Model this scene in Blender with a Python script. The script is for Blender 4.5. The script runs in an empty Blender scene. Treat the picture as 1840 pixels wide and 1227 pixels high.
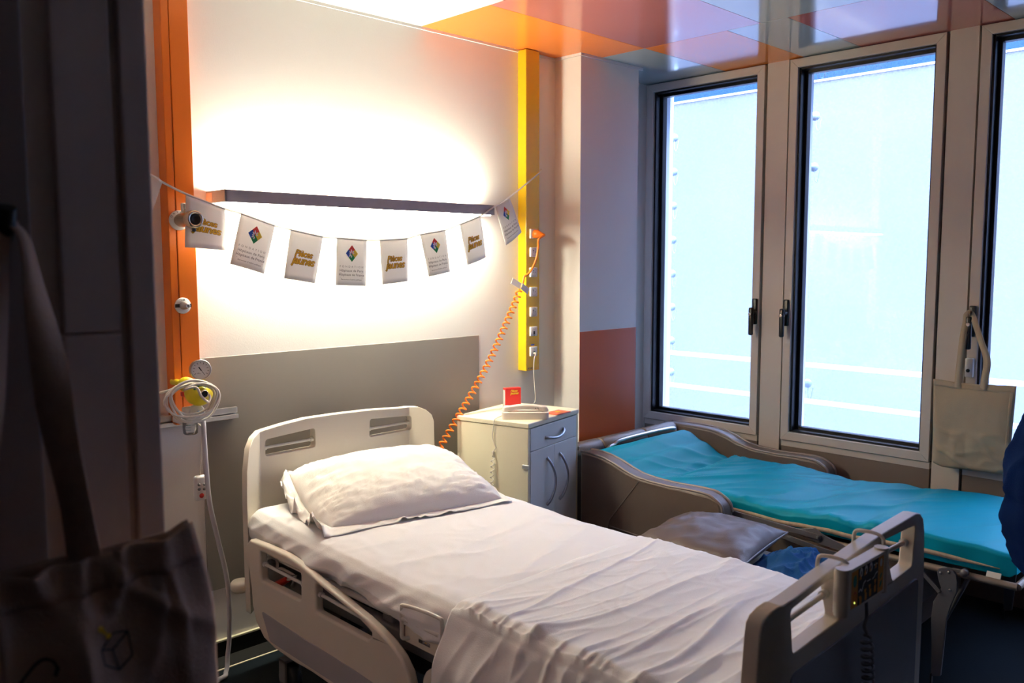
import bpy, bmesh, math, random
from mathutils import Vector, Matrix, noise

random.seed(11)
sc = bpy.context.scene
COL = sc.collection
PI = math.pi

# ------------------------------------------------------------------ camera
F_PX, YAW, PITCH, ROLL = 1549.85, math.radians(44.5045), math.radians(5.3254), math.radians(0.1006)
CAM = Vector((0.0, 0.0, 1.5))
_fw = Vector((math.sin(YAW) * math.cos(PITCH), math.cos(YAW) * math.cos(PITCH), -math.sin(PITCH)))
_rt = Vector((math.cos(YAW), -math.sin(YAW), 0.0))
_dn = _fw.cross(_rt)
_r2 = math.cos(ROLL) * _rt + math.sin(ROLL) * _dn
_d2 = -math.sin(ROLL) * _rt + math.cos(ROLL) * _dn
cam = bpy.data.cameras.new('camera')
cam.sensor_width = 36.0
cam.lens = F_PX / 1840.0 * 36.0
cam.clip_start = 0.05
cam.dof.use_dof = True
cam.dof.focus_distance = 3.2
cam.dof.aperture_fstop = 4.5
camo = bpy.data.objects.new('camera', cam)
COL.objects.link(camo)
_m = Matrix((( _r2.x, -_d2.x, -_fw.x, CAM.x), (_r2.y, -_d2.y, -_fw.y, CAM.y), (_r2.z, -_d2.z, -_fw.z, CAM.z), (0, 0, 0, 1)))
camo.matrix_world = _m
sc.camera = camo


def on(px, py, ax, val):
    """point of the room seen at photo pixel (px, py) lying on the plane axis[ax] = val (measuring helper)"""
    d = _r2 * ((px - 920.0) / F_PX) + _d2 * ((py - 613.5) / F_PX) + _fw
    t = (val - CAM[ax]) / d[ax]
    return CAM + d * t


# ------------------------------------------------------------------ world (overcast daylight) and exposure
sc.view_settings.view_transform = 'Standard'
sc.view_settings.look = 'None'
sc.view_settings.gamma = 1.0
sc.view_settings.use_curve_mapping = False
sc.view_settings.exposure = 0.1
world = bpy.data.worlds.new('world')
sc.world = world
world.use_nodes = True
wn = world.node_tree
wn.nodes.clear()
w_out = wn.nodes.new('ShaderNodeOutputWorld')
w_bg = wn.nodes.new('ShaderNodeBackground')
w_tc = wn.nodes.new('ShaderNodeTexCoord')
w_sep = wn.nodes.new('ShaderNodeSeparateXYZ')
w_ramp = wn.nodes.new('ShaderNodeValToRGB')
w_ramp.color_ramp.elements[0].position = 0.35
w_ramp.color_ramp.elements[0].color = (0.31, 0.40, 0.70, 1)
w_ramp.color_ramp.elements[1].position = 0.62
w_ramp.color_ramp.elements[1].color = (0.47, 0.56, 0.84, 1)
w_map = wn.nodes.new('ShaderNodeMapRange')
w_map.inputs['From Min'].default_value = -1
w_map.inputs['From Max'].default_value = 1
wn.links.new(w_tc.outputs['Generated'], w_sep.inputs[0])
wn.links.new(w_sep.outputs['Z'], w_map.inputs['Value'])
wn.links.new(w_map.outputs[0], w_ramp.inputs[0])
wn.links.new(w_ramp.outputs[0], w_bg.inputs[0])
w_mr = wn.nodes.new('ShaderNodeMapRange')      # overhead sky, out of the camera's view, boosted far past overcast to brighten the room
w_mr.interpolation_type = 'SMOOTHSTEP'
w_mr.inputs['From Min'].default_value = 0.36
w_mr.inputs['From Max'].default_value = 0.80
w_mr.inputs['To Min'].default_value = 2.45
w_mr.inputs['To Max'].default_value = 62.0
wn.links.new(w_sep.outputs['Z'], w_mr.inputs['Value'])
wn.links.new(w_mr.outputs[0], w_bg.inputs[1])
wn.links.new(w_bg.outputs[0], w_out.inputs[0])
LAMP_UP, LAMP_DOWN = 58.0, 72.0
LAMP_COL = (1.0, 0.92, 0.71)
cy = getattr(sc, 'cycles', None)
if cy:
    cy.max_bounces = 10
    cy.diffuse_bounces = 6
    cy.glossy_bounces = 4
    cy.transparent_max_bounces = 12
    cy.transmission_bounces = 6
    cy.caustics_reflective = False
    cy.caustics_refractive = False
    cy.sample_clamp_indirect = 6.0
    cy.use_denoising = True


# ------------------------------------------------------------------ materials
def mat(name, col, rough=0.5, metal=0.0, spec=0.5, vary=0.0, vscale=8.0, bump=0.0, bscale=60.0, emit=None, estr=0.0, sheen=0.0, coat=0.0, bstretch=None):
    m = bpy.data.materials.new(name)
    m.use_nodes = True
    nt = m.node_tree
    b = nt.nodes['Principled BSDF']
    b.inputs['Base Color'].default_value = (*col, 1)
    b.inputs['Roughness'].default_value = rough
    b.inputs['Metallic'].default_value = metal
    b.inputs['Specular IOR Level'].default_value = spec
    if sheen:
        b.inputs['Sheen Weight'].default_value = sheen
    if coat:
        b.inputs['Coat Weight'].default_value = coat
        b.inputs['Coat Roughness'].default_value = 0.06
    if emit:
        b.inputs['Emission Color'].default_value = (*emit, 1)
        b.inputs['Emission Strength'].default_value = estr
    tc = nt.nodes.new('ShaderNodeTexCoord')
    if vary:
        n = nt.nodes.new('ShaderNodeTexNoise')
        n.inputs['Scale'].default_value = vscale
        n.inputs['Detail'].default_value = 4
        nt.links.new(tc.outputs['Object'], n.inputs['Vector'])
        r = nt.nodes.new('ShaderNodeValToRGB')
        r.color_ramp.elements[0].position = 0.3
        r.color_ramp.elements[1].position = 0.7
        r.color_ramp.elements[0].color = (*[max(0, c * (1 - vary)) for c in col], 1)
        r.color_ramp.elements[1].color = (*[min(1, c * (1 + vary)) for c in col], 1)
        nt.links.new(n.outputs['Fac'], r.inputs[0])
        nt.links.new(r.outputs[0], b.inputs['Base Color'])
    if bump:
        n2 = nt.nodes.new('ShaderNodeTexNoise')
        n2.inputs['Scale'].default_value = bscale
        n2.inputs['Detail'].default_value = 3
        if bstretch:
            mp = nt.nodes.new('ShaderNodeMapping')
            mp.inputs['Scale'].default_value = bstretch
            nt.links.new(tc.outputs['Object'], mp.inputs[0])
            nt.links.new(mp.outputs[0], n2.inputs['Vector'])
        else:
            nt.links.new(tc.outputs['Object'], n2.inputs['Vector'])
        bp = nt.nodes.new('ShaderNodeBump')
        bp.inputs['Strength'].default_value = bump
        bp.inputs['Distance'].default_value = 0.01
        nt.links.new(n2.outputs['Fac'], bp.inputs['Height'])
        nt.links.new(bp.outputs[0], b.inputs['Normal'])
    return m


def glass_mat(name, tint, gloss=1.0, rough=0.0):
    """thin pane: straight-through transparency with a Fresnel reflection"""
    m = bpy.data.materials.new(name)
    m.use_nodes = True
    nt = m.node_tree
    nt.nodes.clear()
    o = nt.nodes.new('ShaderNodeOutputMaterial')
    mx = nt.nodes.new('ShaderNodeMixShader')
    tr = nt.nodes.new('ShaderNodeBsdfTransparent')
    gl = nt.nodes.new('ShaderNodeBsdfGlossy')
    fr = nt.nodes.new('ShaderNodeFresnel')
    mu = nt.nodes.new('ShaderNodeMath')
    mu.operation = 'MULTIPLY'
    mu.inputs[1].default_value = gloss
    tr.inputs[0].default_value = (*tint, 1)
    gl.inputs['Roughness'].default_value = rough
    fr.inputs[0].default_value = 1.45
    nt.links.new(fr.outputs[0], mu.inputs[0])
    nt.links.new(mu.outputs[0], mx.inputs[0])
    nt.links.new(tr.outputs[0], mx.inputs[1])
    nt.links.new(gl.outputs[0], mx.inputs[2])
    nt.links.new(mx.outputs[0], o.inputs[0])
    return m


def frosted_mat(name, tint, clear, dark):
    """textured facade glass: fine patterned mix of clear passage and translucent scattering"""
    m = bpy.data.materials.new(name)
    m.use_nodes = True
    nt = m.node_tree
    nt.nodes.clear()
    o = nt.nodes.new('ShaderNodeOutputMaterial')
    mx = nt.nodes.new('ShaderNodeMixShader')
    tr = nt.nodes.new('ShaderNodeBsdfTransparent')
    tl = nt.nodes.new('ShaderNodeBsdfTranslucent')
    tc = nt.nodes.new('ShaderNodeTexCoord')
    vo = nt.nodes.new('ShaderNodeTexVoronoi')
    vo.inputs['Scale'].default_value = 75
    n2 = nt.nodes.new('ShaderNodeTexNoise')
    n2.inputs['Scale'].default_value = 2.2
    rp = nt.nodes.new('ShaderNodeMapRange')
    rp.inputs['From Max'].default_value = 0.8
    rp.inputs['To Min'].default_value = clear - dark
    rp.inputs['To Max'].default_value = clear + dark
    ad = nt.nodes.new('ShaderNodeMath')
    ad.operation = 'ADD'
    nm = nt.nodes.new('ShaderNodeMapRange')
    nm.inputs['To Min'].default_value = -0.12
    nm.inputs['To Max'].default_value = 0.12
    nt.links.new(tc.outputs['Object'], vo.inputs['Vector'])
    nt.links.new(tc.outputs['Object'], n2.inputs['Vector'])
    nt.links.new(vo.outputs['Distance'], rp.inputs['Value'])
    nt.links.new(n2.outputs['Fac'], nm.inputs['Value'])
    nt.links.new(rp.outputs[0], ad.inputs[0])
    nt.links.new(nm.outputs[0], ad.inputs[1])
    tr.inputs[0].default_value = (*tint, 1)
    tl.inputs[0].default_value = (*[c * k for c, k in zip(tint, (.21, .23, .30))], 1)
    nt.links.new(ad.outputs[0], mx.inputs[0])
    nt.links.new(tl.outputs[0], mx.inputs[1])
    nt.links.new(tr.outputs[0], mx.inputs[2])
    nt.links.new(mx.outputs[0], o.inputs[0])
    return m


def cloth_mat(name, col, rough=0.85, bump=0.25, trans=0.0, vary=0.03):
    m = mat(name, col, rough, spec=0.25, vary=vary, vscale=5, bump=bump, bscale=420)
    if trans:
        nt = m.node_tree
        o = [n for n in nt.nodes if n.type == 'OUTPUT_MATERIAL'][0]
        b = nt.nodes['Principled BSDF']
        mx = nt.nodes.new('ShaderNodeMixShader')
        mx.inputs[0].default_value = trans
        tl = nt.nodes.new('ShaderNodeBsdfTranslucent')
        tl.inputs[0].default_value = (*col, 1)
        nt.links.new(b.outputs[0], mx.inputs[1])
        nt.links.new(tl.outputs[0], mx.inputs[2])
        nt.links.new(mx.outputs[0], o.inputs[0])
    return m


M = {}
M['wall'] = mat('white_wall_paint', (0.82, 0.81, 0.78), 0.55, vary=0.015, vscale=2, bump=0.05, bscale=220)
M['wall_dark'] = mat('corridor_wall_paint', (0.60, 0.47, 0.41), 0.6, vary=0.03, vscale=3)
M['wall_door'] = mat('shaded_brown_door_paint', (0.24, 0.18, 0.155), 0.6, vary=0.03, vscale=3)  # darker brown for the stretch left of the groove
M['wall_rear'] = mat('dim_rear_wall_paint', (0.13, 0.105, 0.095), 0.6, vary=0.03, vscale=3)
M['floor'] = mat('dark_vinyl_floor', (0.006, 0.010, 0.014), 0.45, spec=0.14, vary=0.25, vscale=3, bump=0.03, bscale=90)
M['base'] = mat('black_skirting_vinyl', (0.010, 0.010, 0.010), 0.7, spec=0.15, vary=0.1)
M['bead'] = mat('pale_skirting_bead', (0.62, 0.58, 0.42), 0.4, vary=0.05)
M['greypanel'] = mat('taupe_grey_wall_laminate', (0.235, 0.215, 0.195), 0.5, vary=0.03, vscale=3, bump=0.03, bscale=250)
M['t_white'] = mat('ceiling_tile_cream', (0.78, 0.77, 0.70), 0.16, vary=0.01, vscale=2)
M['t_orange'] = mat('ceiling_tile_orange', (0.80, 0.22, 0.035), 0.15, vary=0.02, vscale=2)
M['t_pink'] = mat('ceiling_tile_salmon_red', (0.50, 0.16, 0.13), 0.13, vary=0.02, vscale=2, coat=0.4)
M['t_grey'] = mat('ceiling_tile_grey', (0.40, 0.45, 0.44), 0.13, vary=0.02, vscale=2, coat=0.4)
M['joint'] = mat('ceiling_joint_dark', (0.06, 0.05, 0.05), 0.7, vary=0.1)
M['orange'] = mat('orange_enamel', (0.72, 0.165, 0.014), 0.32, vary=0.03, vscale=3)
M['orange_wall'] = mat('burnt_orange_wall_paint', (0.60, 0.115, 0.012), 0.38, vary=0.03, vscale=3)
M['yellow'] = mat('yellow_enamel', (0.78, 0.50, 0.012), 0.22, vary=0.02, vscale=3)
M['alu'] = mat('beige_grey_window_paint', (0.60, 0.545, 0.49), 0.36, spec=0.5, vary=0.02, vscale=4)
M['alu_mull'] = mat('beige_grey_mullion_paint', (0.60, 0.545, 0.49), 0.42, vary=0.03, vscale=3)
M['sillpanel'] = mat('brown_grey_parapet_panel', (0.17, 0.135, 0.115), 0.5, vary=0.04, vscale=3)
M['gasket'] = mat('black_window_gasket', (0.006, 0.006, 0.007), 0.35, spec=0.4, vary=0.1)
M['reveal'] = mat('white_outer_reveal', (0.70, 0.72, 0.74), 0.5, vary=0.02)
M['black'] = mat('black_plastic', (0.012, 0.012, 0.013), 0.35, vary=0.1)
M['steel'] = mat('brushed_steel', (0.55, 0.54, 0.53), 0.3, metal=1.0, vary=0.06, vscale=30)
M['chrome'] = mat('chrome', (0.75, 0.72, 0.66), 0.12, metal=1.0, vary=0.02)
M['brass'] = mat('champagne_metal', (0.62, 0.52, 0.38), 0.25, metal=1.0, vary=0.04)
M['lampgrey'] = mat('anodised_lamp_housing', (0.30, 0.29, 0.32), 0.42, vary=0.04, vscale=40)
M['lamp_end'] = mat('lamp_end_cap_grey', (0.28, 0.28, 0.27), 0.6, vary=0.03)
M['sticker'] = mat('peach_sticker', (0.62, 0.45, 0.34), 0.5, vary=0.03)
M['glow_up'] = mat('lit_lamp_diffuser_up', (0.9, 0.9, 0.9), 0.5, emit=LAMP_COL, estr=LAMP_UP)
M['glow_dn'] = mat('lit_lamp_diffuser_down', (0.9, 0.9, 0.9), 0.5, emit=LAMP_COL, estr=LAMP_DOWN)
M['paper'] = cloth_mat('white_card', (0.80, 0.79, 0.78), 0.6, bump=0.02, trans=0.30, vary=0.01)
M['string'] = cloth_mat('white_ribbon', (0.86, 0.85, 0.83), 0.7, bump=0.05, trans=0.55)
M['ink_y'] = mat('golden_yellow_ink', (0.80, 0.47, 0.012), 0.6, vary=0.02)
M['ink_y2'] = mat('dark_gold_ink', (0.38, 0.20, 0.008), 0.6, vary=0.02)
M['ink_g'] = mat('grey_ink', (0.16, 0.15, 0.16), 0.6, vary=0.02)
M['ink_k'] = mat('black_ink', (0.015, 0.015, 0.018), 0.6, vary=0.05)
M['ink_red'] = mat('red_ink', (0.74, 0.06, 0.035), 0.6, vary=0.02)
M['ink_blue'] = mat('blue_ink', (0.02, 0.09, 0.42), 0.6, vary=0.02)
M['ink_green'] = mat('green_ink', (0.01, 0.27, 0.07), 0.6, vary=0.02)
M['ink_yel'] = mat('bright_yellow_ink', (0.85, 0.62, 0.04), 0.6, vary=0.02)
M['white_pl'] = mat('white_plastic', (0.78, 0.77, 0.75), 0.35, vary=0.01)
M['socket'] = mat('socket_white_plastic', (0.74, 0.74, 0.76), 0.3, vary=0.01)
M['socket_in'] = mat('socket_recess_grey', (0.50, 0.47, 0.44), 0.4, vary=0.02)
M['bed'] = mat('cream_bed_plastic', (0.68, 0.63, 0.54), 0.38, vary=0.015, vscale=6, bump=0.02, bscale=300)
M['bed_in'] = mat('grey_bed_inlay', (0.36, 0.35, 0.38), 0.45, vary=0.03)
M['bed_in2'] = mat('slate_bed_inlay', (0.20, 0.20, 0.235), 0.4, vary=0.03)
M['bedmetal'] = mat('white_lacquered_tube', (0.66, 0.64, 0.60), 0.35, vary=0.02)
M['bedframe'] = mat('grey_bed_chassis', (0.20, 0.20, 0.205), 0.45, vary=0.05)
M['sheet'] = cloth_mat('white_cotton_sheet', (0.86, 0.865, 0.87), 0.85, bump=0.12, vary=0.01)
M['drawsheet'] = cloth_mat('white_draw_sheet', (0.85, 0.855, 0.86), 0.85, bump=0.14, vary=0.01)
M['pillow'] = cloth_mat('white_pillowcase_cotton', (0.90, 0.885, 0.84), 0.85, bump=0.12, vary=0.01)
M['core'] = cloth_mat('mattress_foam', (0.5, 0.5, 0.5), 0.9)
M['orangecable'] = mat('orange_coiled_cable_rubber', (0.82, 0.20, 0.012), 0.4, vary=0.03)
M['whitecable'] = mat('white_cable_rubber', (0.74, 0.70, 0.62), 0.4, vary=0.02)
M['tape'] = mat('translucent_white_tape', (0.88, 0.82, 0.78), 0.5, vary=0.03)
M['cab'] = mat('cream_cabinet_laminate', (0.80, 0.75, 0.56), 0.42, vary=0.015, vscale=5)
M['cab_front'] = mat('pale_grey_cabinet_front', (0.76, 0.79, 0.77), 0.42, vary=0.015, vscale=5)
M['handle'] = mat('satin_steel_handle', (0.42, 0.45, 0.50), 0.32, metal=0.9, vary=0.03)
M['phone'] = mat('cream_phone_plastic', (0.76, 0.70, 0.64), 0.32, vary=0.02)
M['redbox'] = mat('red_printed_card', (0.66, 0.025, 0.025), 0.42, vary=0.03)
M['booklet'] = mat('orange_red_booklet_cover', (0.72, 0.13, 0.07), 0.4, vary=0.08, vscale=30)
M['leather'] = mat('taupe_leatherette', (0.115, 0.086, 0.070), 0.42, spec=0.5, vary=0.06, vscale=12, bump=0.12, bscale=260)
M['leather2'] = mat('taupe_leatherette_cushion', (0.105, 0.080, 0.074), 0.42, spec=0.32, vary=0.05, vscale=9, bump=0.10, bscale=260)
M['piping'] = mat('taupe_piping', (0.19, 0.155, 0.15), 0.35, spec=0.6, vary=0.04)
M['teal'] = mat('turquoise_coated_mattress_fabric', (0.0005, 0.26, 0.39), 0.5, spec=0.10, vary=0.05, vscale=4, bump=0.06, bscale=300)
M['zip'] = mat('beige_webbing', (0.50, 0.40, 0.29), 0.8, vary=0.15, vscale=60)
M['tube'] = mat('warm_grey_steel_tube', (0.25, 0.21, 0.17), 0.35, metal=0.3, vary=0.05)
M['mech'] = mat('dark_grey_mechanism_steel', (0.12, 0.12, 0.135), 0.4, metal=0.2, vary=0.06)
M['denim'] = cloth_mat('blue_cotton_cloth', (0.005, 0.07, 0.23), 0.85, bump=0.3, vary=0.15)
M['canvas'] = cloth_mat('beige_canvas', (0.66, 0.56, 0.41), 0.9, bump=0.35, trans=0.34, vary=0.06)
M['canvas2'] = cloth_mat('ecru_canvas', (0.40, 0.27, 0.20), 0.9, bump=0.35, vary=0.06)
M['navy'] = cloth_mat('navy_jacket_cloth', (0.001, 0.010, 0.058), 0.85, bump=0.25, vary=0.12)
M['yellow_pl'] = mat('yellow_regulator_plastic', (0.80, 0.66, 0.02), 0.35, vary=0.03)
M['red_pl'] = mat('red_plastic', (0.55, 0.03, 0.02), 0.35, vary=0.03)
M['blue_pl'] = mat('blue_plastic', (0.03, 0.14, 0.50), 0.35, vary=0.03)
M['green_pl'] = mat('green_print', (0.01, 0.20, 0.13), 0.5, vary=0.03)
M['clear'] = glass_mat('clear_plastic', (0.96, 0.97, 0.96), 0.8, 0.08)
M['hose'] = mat('pale_silicone_hose', (0.62, 0.61, 0.66), 0.3, vary=0.02)
M['pane'] = glass_mat('window_pane_glass', (0.95, 0.975, 0.985), 0.9)
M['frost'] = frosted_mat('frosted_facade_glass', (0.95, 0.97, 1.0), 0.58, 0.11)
M['frost2'] = frosted_mat('shaded_facade_glass', (0.42, 0.62, 0.78), 0.5, 0.22)  # upper glass tinted darker, its shade put into the colour
M['rail'] = cloth_mat('white_opal_railing', (0.92, 0.95, 0.98), 0.5, bump=0.0, trans=0.62, vary=0.01)  # translucency added so the white bars look lit by skylight
M['clip'] = mat('grey_facade_clip', (0.30, 0.38, 0.46), 0.4, vary=0.05)
M['amber'] = mat('amber_keypad_strip', (0.62, 0.27, 0.015), 0.4, vary=0.03)
M['led'] = mat('lit_yellow_indicator', (0.5, 0.6, 0.1), 0.4, emit=(0.8, 1.0, 0.2), estr=2.0)
M['navy'].node_tree.nodes['Principled BSDF'].inputs['Specular IOR Level'].default_value = 0.05
M['zipper'] = mat('zipper_metal', (0.35, 0.36, 0.38), 0.3, metal=0.9, vary=0.05)


# ------------------------------------------------------------------ mesh helpers
class MB:
    """collects geometry (world coordinates) for ONE mesh object"""

    def __init__(self):
        self.v, self.f, self.mi, self.sm = [], [], [], []

    def add(self, verts, faces, mi=0, smooth=False):
        o = len(self.v)
        self.v += [tuple(p) for p in verts]
        for f in faces:
            self.f.append([i + o for i in f])
            self.mi.append(mi)
            self.sm.append(smooth)

    def box(self, x0, x1, y0, y1, z0, z1, mi=0):
        x0, x1 = min(x0, x1), max(x0, x1)
        y0, y1 = min(y0, y1), max(y0, y1)
        z0, z1 = min(z0, z1), max(z0, z1)
        v = [(x0, y0, z0), (x1, y0, z0), (x1, y1, z0), (x0, y1, z0), (x0, y0, z1), (x1, y0, z1), (x1, y1, z1), (x0, y1, z1)]
        self.add(v, [(0, 3, 2, 1), (4, 5, 6, 7), (0, 1, 5, 4), (1, 2, 6, 5), (2, 3, 7, 6), (3, 0, 4, 7)], mi)

    def rbox(self, size, mtx, r=0.005, seg=2, mi=0):
        """bevelled box of full size (sx, sy, sz) placed by mtx"""
        bm = bmesh.new()
        bmesh.ops.create_cube(bm, size=1.0)
        bmesh.ops.scale(bm, vec=size, verts=bm.verts)
        if r > 0:
            bmesh.ops.bevel(bm, geom=bm.edges[:], offset=r, segments=seg, affect='EDGES', profile=0.5)
        self.add_bm(bm, mtx, mi, seg > 1)

    def add_bm(self, bm, mtx=None, mi=0, smooth=False):
        bm.verts.index_update()
        vs = [(mtx @ v.co) if mtx else v.co.copy() for v in bm.verts]
        fs = [[v.index for v in f.verts] for f in bm.faces]
        self.add(vs, fs, mi, smooth)
        bm.free()

    def tube(self, pts, r, n=8, closed=False, mi=0, cap=True):
        pts = [Vector(p) for p in pts]
        rad = r if callable(r) else (lambda t: r)
        m = len(pts)
        vs, fs = [], []
        prev = None
        for i, p in enumerate(pts):
            if closed:
                d = (pts[(i + 1) % m] - pts[i - 1])
            else:
                d = pts[min(i + 1, m - 1)] - pts[max(i - 1, 0)]
            if d.length < 1e-9:
                d = Vector((0, 0, 1))
            d.normalize()
            if prev is None:
                a = Vector((0, 0, 1)) if abs(d.z) < 0.9 else Vector((1, 0, 0))
                u = d.cross(a).normalized()
            else:
                u = (prev - d * prev.dot(d))
                if u.length < 1e-6:
                    u = d.orthogonal()
                u.normalize()
            prev = u
            w = d.cross(u)
            rr = rad(i / max(1, m - 1))
            for k in range(n):
                t = 2 * PI * k / n
                vs.append(p + (u * math.cos(t) + w * math.sin(t)) * rr)
        rng = m if closed else m - 1
        for i in range(rng):
            j = (i + 1) % m
            for k in range(n):
                l = (k + 1) % n
                fs.append((i * n + k, i * n + l, j * n + l, j * n + k))
        self.add(vs, fs, mi, True)
        if cap and not closed:
            self.add(vs[:n], [tuple(range(n))[::-1]], mi)
            self.add(vs[-n:], [tuple(range(n))], mi)

    def lathe(self, prof, origin, axis, n=24, mi=0, smooth=True):
        """prof: (radius, height) along axis from origin"""
        a = Vector(axis).normalized()
        u = a.orthogonal().normalized()
        w = a.cross(u)
        o = Vector(origin)
        vs, fs = [], []
        for r, h in prof:
            for k in range(n):
                t = 2 * PI * k / n
                vs.append(o + a * h + (u * math.cos(t) + w * math.sin(t)) * max(r, 1e-5))
        for i in range(len(prof) - 1):
            for k in range(n):
                l = (k + 1) % n
                fs.append((i * n + k, i * n + l, (i + 1) * n + l, (i + 1) * n + k))
        self.add(vs, fs, mi, smooth)

    def grid(self, fn, nu, nv, mi=0, smooth=True, closed_u=False):
        vs = [fn(i / (nu if closed_u else nu - 1), j / (nv - 1)) for j in range(nv) for i in range(nu)]
        fs = []
        for j in range(nv - 1):
            for i in range(nu if closed_u else nu - 1):
                k = (i + 1) % nu
                fs.append((j * nu + i, j * nu + k, (j + 1) * nu + k, (j + 1) * nu + i))
        self.add(vs, fs, mi, smooth)

    def build(self, name, mats, parent=None, bevel=0.0, seg=2, sub=0, solid=0.0, auto=True):
        me = bpy.data.meshes.new(name)
        me.from_pydata(self.v, [], self.f)
        for m_ in (mats if isinstance(mats, (list, tuple)) else [mats]):
            me.materials.append(m_)
        me.polygons.foreach_set('material_index', self.mi)
        me.polygons.foreach_set('use_smooth', self.sm)
        me.update()
        return link(name, me, parent, bevel, seg, sub, solid)


def link(name, me, parent=None, bevel=0.0, seg=2, sub=0, solid=0.0):
    o = bpy.data.objects.new(name, me)
    COL.objects.link(o)
    if solid:
        s = o.modifiers.new('solid', 'SOLIDIFY')
        s.thickness = solid
        s.offset = 0
    if bevel:
        b = o.modifiers.new('bevel', 'BEVEL')
        b.width = bevel
        b.segments = seg
        b.limit_method = 'ANGLE'
        b.angle_limit = math.radians(40)
        b.harden_normals = False
    if sub:
        s = o.modifiers.new('sub', 'SUBSURF')
        s.levels = sub
        s.render_levels = sub
    if parent:
        o.parent = parent
        g = parent
        mw = Matrix.Identity(4)
        while g:
            mw = (g.matrix_parent_inverse @ g.matrix_basis if g.parent else Matrix.LocRotScale(g.location, g.rotation_euler, g.scale)) @ mw if False else mw
            g = g.parent
        o.matrix_parent_inverse = world_mtx(parent).inverted()
    return o


def world_mtx(o):
    b = Matrix.LocRotScale(o.location, o.rotation_euler, o.scale)
    if o.parent:
        return world_mtx(o.parent) @ o.matrix_parent_inverse @ b
    return b


def thing(name, label, cat, loc=(0, 0, 0), group=None):
    o = bpy.data.objects.new(name, None)
    COL.objects.link(o)
    o.empty_display_size = 0.05
    o.location = loc
    o['label'] = label
    o['category'] = cat
    if group:
        o['group'] = group
    return o


def tag(o, label, cat, group=None):
    o['label'] = label
    o['category'] = cat
    if group:
        o['group'] = group
    return o


def struct(o):
    o['kind'] = 'structure'
    return o


def catmull(pts, per=8, closed=False):
    pts = [Vector(p) for p in pts]
    n = len(pts)
    out = []
    for i in range(n if closed else n - 1):
        p0 = pts[(i - 1) % n] if (closed or i > 0) else pts[0] * 2 - pts[1]
        p1, p2 = pts[i], pts[(i + 1) % n]
        p3 = pts[(i + 2) % n] if (closed or i + 2 < n) else pts[-1] * 2 - pts[-2]
        for k in range(per):
            t = k / per
            out.append(0.5 * ((2 * p1) + (p2 - p0) * t + (2 * p0 - 5 * p1 + 4 * p2 - p3) * t * t + (3 * p1 - p0 - 3 * p2 + p3) * t ** 3))
    if not closed:
        out.append(pts[-1])
    return out


def resample(pts, step):
    out = [pts[0]]
    acc = 0
    for a, b in zip(pts, pts[1:]):
        L = (b - a).length
        d = step - acc
        while d <= L:
            out.append(a.lerp(b, d / L))
            d += step
        acc = L - (d - step)
    return out


def coil(path, R, pitch, per=12, ramp=True):
    """helix around a path"""
    pts = resample(path, pitch / per)
    out = []
    u = None
    n = len(pts)
    for i, p in enumerate(pts):
        d = (pts[min(i + 1, n - 1)] - pts[max(i - 1, 0)]).normalized()
        if u is None:
            u = d.orthogonal().normalized()
        u = (u - d * u.dot(d)).normalized()
        w = d.cross(u)
        t = 2 * PI * i / per
        k = min(1, i / per, (n - 1 - i) / per) if ramp else 1
        out.append(p + (u * math.cos(t) + w * math.sin(t)) * R * max(0, k))
    return out


def rect2(x0, x1, y0, y1, r=0.0, n=4):
    if r <= 0:
        return [(x0, y0), (x1, y0), (x1, y1), (x0, y1)]
    out = []
    for cx, cy, a in ((x0 + r, y0 + r, PI), (x1 - r, y0 + r, 1.5 * PI), (x1 - r, y1 - r, 0), (x0 + r, y1 - r, 0.5 * PI)):
        for k in range(n + 1):
            t = a + 0.5 * PI * k / n
            out.append((cx + r * math.cos(t), cy + r * math.sin(t)))
    return out


def round_poly(pts, r, n=4):
    """round every corner of a 2d polygon"""
    out = []
    m = len(pts)
    for i in range(m):
        p = Vector(pts[i])
        a = Vector(pts[i - 1]) - p
        b = Vector(pts[(i + 1) % m]) - p
        q = min(r, a.length * 0.45, b.length * 0.45)
        s = p + a.normalized() * q
        e = p + b.normalized() * q
        for k in range(n + 1):
            t = k / n
            out.append(tuple((s * (1 - t) ** 2) + p * (2 * t * (1 - t)) + e * t * t))
    return out


def plate(outer, holes, thick, mapfn, cuts_u=(), cuts_v=()):
    """flat 2d outline with holes -> solid plate. mapfn(u, v, w) -> world, w in {0, thick}. returns bmesh"""
    bm = bmesh.new()
    edges = []
    for loop in [outer] + list(holes):
        vs = [bm.verts.new((p[0], p[1], 0)) for p in loop]
        for i in range(len(vs)):
            edges.append(bm.edges.new((vs[i], vs[(i + 1) % len(vs)])))
    bmesh.ops.triangle_fill(bm, use_beauty=True, use_dissolve=False, edges=edges, normal=(0, 0, 1))
    for c in cuts_u:
        bmesh.ops.bisect_plane(bm, geom=bm.verts[:] + bm.edges[:] + bm.faces[:], plane_co=(c, 0, 0), plane_no=(1, 0, 0))
    for c in cuts_v:
        bmesh.ops.bisect_plane(bm, geom=bm.verts[:] + bm.edges[:] + bm.faces[:], plane_co=(0, c, 0), plane_no=(0, 1, 0))
    r = bmesh.ops.extrude_face_region(bm, geom=bm.faces[:])
    for e in r['geom']:
        if isinstance(e, bmesh.types.BMVert):
            e.co.z = 1.0
    for v in bm.verts:
        v.co = Vector(mapfn(v.co.x, v.co.y, v.co.z * thick))
    bmesh.ops.recalc_face_normals(bm, faces=bm.faces[:])
    return bm


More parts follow.
